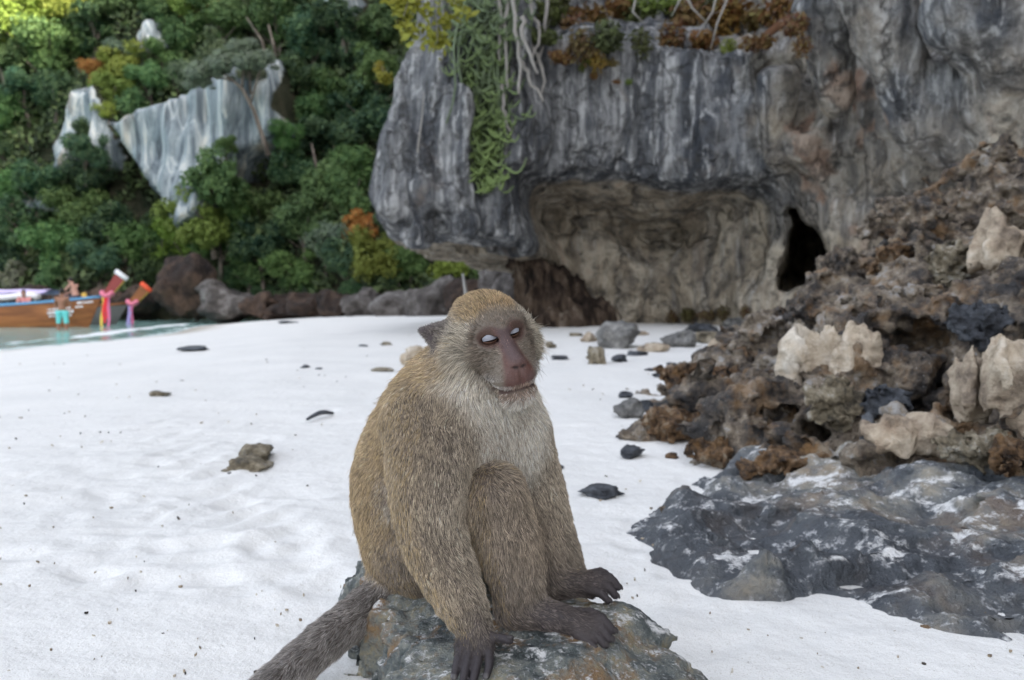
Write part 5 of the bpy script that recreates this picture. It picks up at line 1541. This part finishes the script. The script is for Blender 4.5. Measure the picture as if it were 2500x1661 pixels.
# ================================================================== BOATS
WOODM = M('boat_wood', .55, .35)
WOODM.color(WOODM.ramp(WOODM.noise(1.0, 4, .6, WOODM.co((.5, 3, 7))), [(.35, (.17, .060, .020)), (.55, (.28, .105, .034)), (.7, (.36, .15, .05))])); WOOD = WOODM.mat
BLUE = plain('blue_paint', (.12, .30, .50), .5); RED = plain('red_paint', (.24, .045, .04), .5); WHITE = plain('white_paint', (.75, .74, .76), .6); GREY = plain('grey_hull', (.13, .125, .12), .6)
YELL = plain('yellow_paint', (.55, .36, .07), .5); ORNG = plain('orange_paint', (.75, .10, .04), .5); LILAC = plain('lilac_cloth', (.55, .48, .72), .8); NAVY = plain('navy_paint', (.05, .06, .12), .5)
def boat(name, label, bow, length, hullm, railm, postm, capm, h_mid, yaw, post=1.35):
    """long wooden hull with raking bow; bow = top of the stem in world coordinates"""
    e = empty(name, (bow[0], bow[1], SEA), label, 'boat', 'wooden longtail boats in the shallows')
    e.rotation_euler = (0, 0, yaw)
    zb = bow[2] - SEA
    S = np.linspace(0, 1, 26)
    keel = -.42 + .30 * np.maximum(0, (S - .80) / .20) ** 2
    sheer = h_mid + (zb - h_mid) * np.maximum(0, (S - .35) / .65) ** 1.7 + .25 * np.maximum(0, (.2 - S) / .2) ** 2
    half = .78 * np.clip(1 - np.maximum(0, (S - .55) / .45) ** 2.1, 0, 1) * np.clip(.72 + S * 1.2, 0, 1) + .015
    X = -length * (1 - S)
    rake = np.maximum(0, (S - .85) / .15)
    side = np.linspace(0, 1, 9)
    G = np.zeros((26, 17, 3)); 
    for i in range(26):
        for j, a in enumerate(np.concatenate([-side[::-1], side[1:]])):
            t = abs(a); wdt = half[i] * math.sin(min(1, t * 1.15) * math.pi / 2) ** .8
            z_ = keel[i] + (sheer[i] - keel[i]) * t ** 1.6
            G[i, j] = (X[i] - .55 * rake[i] * (1 - t ** 1.6), math.copysign(wdt, a), z_)
    mb = MB(); mb.grid(G); mb.grid((G * [1, .94, 1] + [0, 0, .02])[:, ::-1])
    link('hull', mb.mesh('hull', hullm), e)
    for s in (0, 16):
        mb = MB(); mb.tube(G[:, s] + [0, 0, .02], .055, 6); link('gunwale', mb.mesh('gunwale', railm), e)
    mb = MB()
    for i in range(3, 22, 3): mb.box((X[i], 0, sheer[i] - .18), (.22, 2 * half[i] * .9, .04))
    link('thwart', mb.mesh('thwart', WOOD), e, kind='stuff')
    t = np.linspace(0, 1, 7)
    g = np.zeros((7, 2, 3))
    mb = MB()
    for i in range(6):                                              # bow post: a plank that widens to its end
        pass
    cen = np.stack([.05 + .62 * t + .10 * t ** 2, 0 * t, zb - .12 + post * (t * .85 + .15 * t ** 2) * .72], 1)
    wd = .11 + .10 * t
    dirn = np.gradient(cen, axis=0); dirn /= np.linalg.norm(dirn, axis=1)[:, None]
    nrm = np.stack([dirn[:, 2], 0 * t, -dirn[:, 0]], 1)
    for sgn in (1, -1):
        mb.grid(np.stack([cen - nrm * wd[:, None] + [0, -.05 * sgn, 0], cen + nrm * wd[:, None] + [0, -.05 * sgn, 0]], 1)[::sgn])
    for sg in (1, -1):
        ed = cen + sg * nrm * wd[:, None]
        mb.grid(np.stack([ed + [0, .05 * sg, 0], ed + [0, -.05 * sg, 0]], 1))
    p = link('bow_post', mb.mesh('bow_post', postm), e)
    mb = MB(); mb.box(cen[-1], (2.5 * wd[-1], .14, .16), Matrix.Rotation(-math.atan2(dirn[-1, 0], dirn[-1, 2]) * -1, 3, 'Y')); link('post_cap', mb.mesh('post_cap', capm), p)
    mb = MB(); mb.tube(cen + nrm * wd[:, None], .035, 5); link('post_edge', mb.mesh('post_edge', YELL), p)
    return e, G, cen
def ribbons(e, at, cols, ln):
    for i, c in enumerate(cols):
        mb = MB(); x0 = at[0] - .11 + .075 * i
        n = 9; t = np.linspace(0, 1, n)
        L = ln * (1 - .12 * (i % 3))
        a = np.stack([x0 + .03 * np.sin(t * 6 + i) - .05 * t, at[1] - .14 + .03 * np.sin(t * 5 + 2 * i), at[2] - L * t], 1)
        wv = .055 * (1 - .25 * t)[:, None]
        g = np.stack([a - wv * [1, 0, 0], a + wv * [1, .4, 0]], 1)
        mb.grid(g); mb.grid((g + [0, .012, 0])[::-1])
        link('ribbon', mb.mesh('ribbon', c), e)
    mb = MB()
    ph = np.linspace(0, 2 * math.pi, 15)
    mb.tube(np.stack([at[0] + .20 * np.cos(ph), at[1] + .13 * np.sin(ph), at[2] + .07 * np.cos(ph * 2)], 1), .09, 6)
    link('garland', mb.mesh('garland', plain('pink_garland', (.70, .20, .28), .8, .2, .5, 14)), e)
PINK = plain('pink_ribbon', (.62, .16, .30), .7); REDR = plain('red_ribbon', (.75, .04, .05), .7); YELR = plain('yellow_ribbon', (.75, .55, .10), .7); LILR = plain('lilac_ribbon', (.42, .36, .66), .7)
b1, G1, c1 = boat('longtail_boat', 'brown wooden longtail boat with blue rail and red ribbons on its bow', P(248, 726, 30.0), 9.5, WOOD, BLUE, RED, WHITE, .70, math.radians(3))
ribbons(b1, c1[1] + np.array([.06, 0, .10]), [YELR, REDR, REDR, PINK], 1.25)
# flat white name panel and marks on its side
mb = MB()
def on_side(u, v, du, dv):
    mb.box(P(u, v, 30.0 - .62) , (du / F_PX * 29.4, .02, dv / F_PX * 29.4))
q = np.random.default_rng(2)
for row, (u0, u1, v, hgt) in enumerate(((112, 172, 757, 5), (116, 176, 765, 7), (120, 170, 773, 4), (188, 226, 740, 5), (184, 202, 750, 5))):
    u = u0
    while u < u1:
        w_ = q.uniform(3, 7); on_side(u + w_ / 2, v - (u - u0) * .08, w_, hgt * q.uniform(.7, 1.1)); u += w_ + q.uniform(1.5, 3)
o = link('painted_marks', mb.mesh('painted_marks', WHITE)); o.parent = b1; bpy.context.view_layer.update(); o.matrix_parent_inverse = b1.matrix_world.inverted(); o['kind'] = 'stuff'
b2, G2, c2 = boat('longtail_boat', 'grey hulled longtail boat with orange tipped bow post and lilac ribbon', P(312, 742, 33.0), 9.0, GREY, WOOD, WOOD, ORNG, .55, math.radians(4), 1.15)
ribbons(b2, c2[1] + np.array([.04, 0, .05]), [LILR, LILR, PINK], 1.2)
b3, G3, c3 = boat('longtail_boat', 'dark longtail boat with low lilac canopy moored behind the brown one', P(165, 735, 34.0), 9.0, NAVY, BLUE, WOOD, YELL, .75, math.radians(2), .3)
mb = MB()
xs = np.linspace(-7.5, -.6, 12); ys = np.linspace(-.8, .8, 7)
g = np.array([[(x_, y_, 1.28 + .16 * (1 - (y_ / .8) ** 2) + .02 * math.sin(x_ * 6)) for y_ in ys] for x_ in xs])
mb.grid(g); mb.grid((g + [0, 0, .06])[:, ::-1])
link('canopy', mb.mesh('canopy', LILAC), b3)
for x_ in (-7, -5, -3, -1):
    for y_ in (-.7, .7):
        mb = MB(); mb.tube([(x_, y_, .5), (x_, y_, 1.3)], .03, 5); link('canopy_post', mb.mesh('canopy_post', WHITE), b3)
mb = MB(); mb.tube(np.array([(-4.6 + .3 * i, -.86, 1.18 - .05 * math.sin(i)) for i in range(14)]), .14, 7); link('rolled_cloth', mb.mesh('rolled_cloth', WHITE), b3)

# ================================================================== PEOPLE
SKINP = plain('tanned_skin', (.27, .135, .085), .6, .3, .1, 30); SKINQ = plain('fair_skin', (.46, .25, .19), .6, .3, .1, 30); HAIR = plain('dark_hair', (.02, .015, .012), .6)
TURQ = plain('turquoise_cloth', (.16, .60, .58), .8); DCLOTH = plain('dark_cloth', (.05, .05, .07), .8); PINKC = plain('pink_cloth', (.60, .25, .25), .8)
def person(base, J, skin, cloth_f, cloth_m, cloth_name, label, rot):
    """J: named joints in a frame with x right of the person, y forward, z up (metres)"""
    segs = []
    def s(a, b, ra, rb): segs.append((np.array(J[a], np.float32), np.array(J[b], np.float32), ra, rb))
    for sd in 'lr':
        s('hip' + sd, 'knee' + sd, .085, .058); s('knee' + sd, 'ankle' + sd, .056, .036); s('ankle' + sd, 'toe' + sd, .038, .026)
        s('sh' + sd, 'elb' + sd, .050, .040); s('elb' + sd, 'wri' + sd, .038, .026); s('wri' + sd, 'hand' + sd, .028, .020)
        s('sh' + sd, 'chest', .06, .11); s('hip' + sd, 'waist', .10, .115)
        h = np.array(J['hand' + sd]); w0 = np.array(J['wri' + sd]); dr = (h - w0) / np.linalg.norm(h - w0)
        ot = np.cross(dr, [0, 0, 1.0]) if abs(dr[2]) < .9 else np.array([0, 1.0, 0]); ot /= np.linalg.norm(ot)
        for k in range(4):
            J['_f%d' % k] = tuple(h + dr * .02 + ot * (.018 * (k - 1.5))); J['_g%d' % k] = tuple(h + dr * (.085 - .012 * abs(k - 1.5)) + ot * (.02 * (k - 1.5)))
            s('_f%d' % k, '_g%d' % k, .009, .007)
        J['_t'] = tuple(h - dr * .01 + ot * .03); J['_u'] = tuple(h + dr * .03 + ot * .055); s('_t', '_u', .011, .008)
    s('waist', 'chest', .115, .125); s('chest', 'neck', .09, .055); s('neck', 'head', .05, .05)
    hd = np.array(J['head'], np.float32)
    def f(p):
        d = None
        for a, b, ra, rb in segs:
            c = cone(p, a, b, ra, rb); d = c if d is None else smin(d, c, .03)
        d = smin(d, ell(p, hd, (.075, .095, .115)), .03)
        d = smin(d, cone(p, hd + [0, .088, .0], hd + [0, .108, -.025], .010, .016), .02)             # nose
        for sx in (-1, 1):
            d = smin(d, ell(p, hd + np.array([sx * .076, -.005, -.01], np.float32), (.010, .02, .03)), .008)
            d = smax(d, -ell(p, hd + np.array([sx * .032, .098, .015], np.float32), (.016, .012, .010)), .01)
        d = smax(d, -cone(p, hd + [-.025, .092, -.058], hd + [.025, .092, -.058], .005, .005), .006)
        return d
    pts = np.array(list(J.values()))
    lo, hi = pts.min(0) - .2, pts.max(0) + .2
    e = empty('person', tuple(base), label, 'person'); e.rotation_euler = (0, 0, rot)
    V, Q = surface(f, lo, hi, .014, lip=1.8); link('body', mesh_from('body', V, Q, skin), e)
    V, Q = surface(lambda p: smax(f(p) - .016, cloth_f(p), .01), lo, hi, .016, lip=1.8); link(cloth_name, mesh_from(cloth_name, V, Q, cloth_m), e)
    def hair(p):
        return smax(ell(p, hd + np.array([0, -.012, .02], np.float32), (.084, .100, .115)), -ell(p, hd + np.array([0, .095, -.04], np.float32), (.085, .075, .095)), .01)
    V, Q = surface(hair, hd - .2, hd + .2, .012, lip=1.8); link('hair', mesh_from('hair', V, Q, HAIR), e)
    return e
J = dict(hipl=(-.10, 0, .86), hipr=(.10, 0, .86), kneel=(-.13, .04, .46), kneer=(.12, .02, .46), anklel=(-.14, -.02, .06), ankler=(.13, -.03, .06), toel=(-.16, .14, .02), toer=(.15, .13, .02),
         waist=(0, 0, 1.02), chest=(0, .01, 1.25), neck=(0, .01, 1.44), head=(0, .04, 1.60), shl=(-.17, 0, 1.38), shr=(.17, 0, 1.38), elbl=(-.24, .08, 1.12), elbr=(.24, .08, 1.12), wril=(-.17, .28, 1.08), wrir=(.17, .28, 1.08), handl=(-.14, .36, 1.10), handr=(.14, .36, 1.10))
q = P(153, 806, 27.0)
person((q[0], q[1], SEA - .28), J, SKINP, lambda p: np.maximum(np.maximum(.50 - p[:, 2], p[:, 2] - .95), np.abs(p[:, 0]) - .30), TURQ, 'shorts', 'person in turquoise shorts standing in shallow water by the brown boat', math.radians(12))
J = dict(hipl=(-.10, 0, .10), hipr=(.10, 0, .10), kneel=(-.13, .40, .18), kneer=(.13, .38, .16), anklel=(-.13, .46, -.22), ankler=(.13, .44, -.24), toel=(-.14, .60, -.26), toer=(.14, .58, -.28),
         waist=(0, .02, .26), chest=(0, .10, .50), neck=(0, .16, .68), head=(0, .24, .82), shl=(-.17, .12, .62), shr=(.17, .12, .62), elbl=(-.2, .34, .42), elbr=(.2, .34, .42), wril=(-.12, .56, .30), wrir=(.12, .56, .30), handl=(-.10, .64, .27), handr=(.10, .64, .27))
q = P(186, 733, 29.9)
person((q[0], q[1], q[2] - .06), dict(J), SKINQ, lambda p: np.maximum(np.maximum(-.2 - p[:, 2], p[:, 2] - .24), p[:, 1] - .36), DCLOTH, 'shorts', 'bare chested person in dark shorts leaning forward on the bow of the brown boat', math.radians(75))
q = P(62, 752, 30.0)
person((q[0], q[1], q[2] - .25), dict(J), SKINQ, lambda p: np.maximum(np.maximum(.05 - p[:, 2], p[:, 2] - .64), p[:, 1] - .26), PINKC, 'shirt', 'person in a pink top sitting low inside the brown boat', math.radians(200))
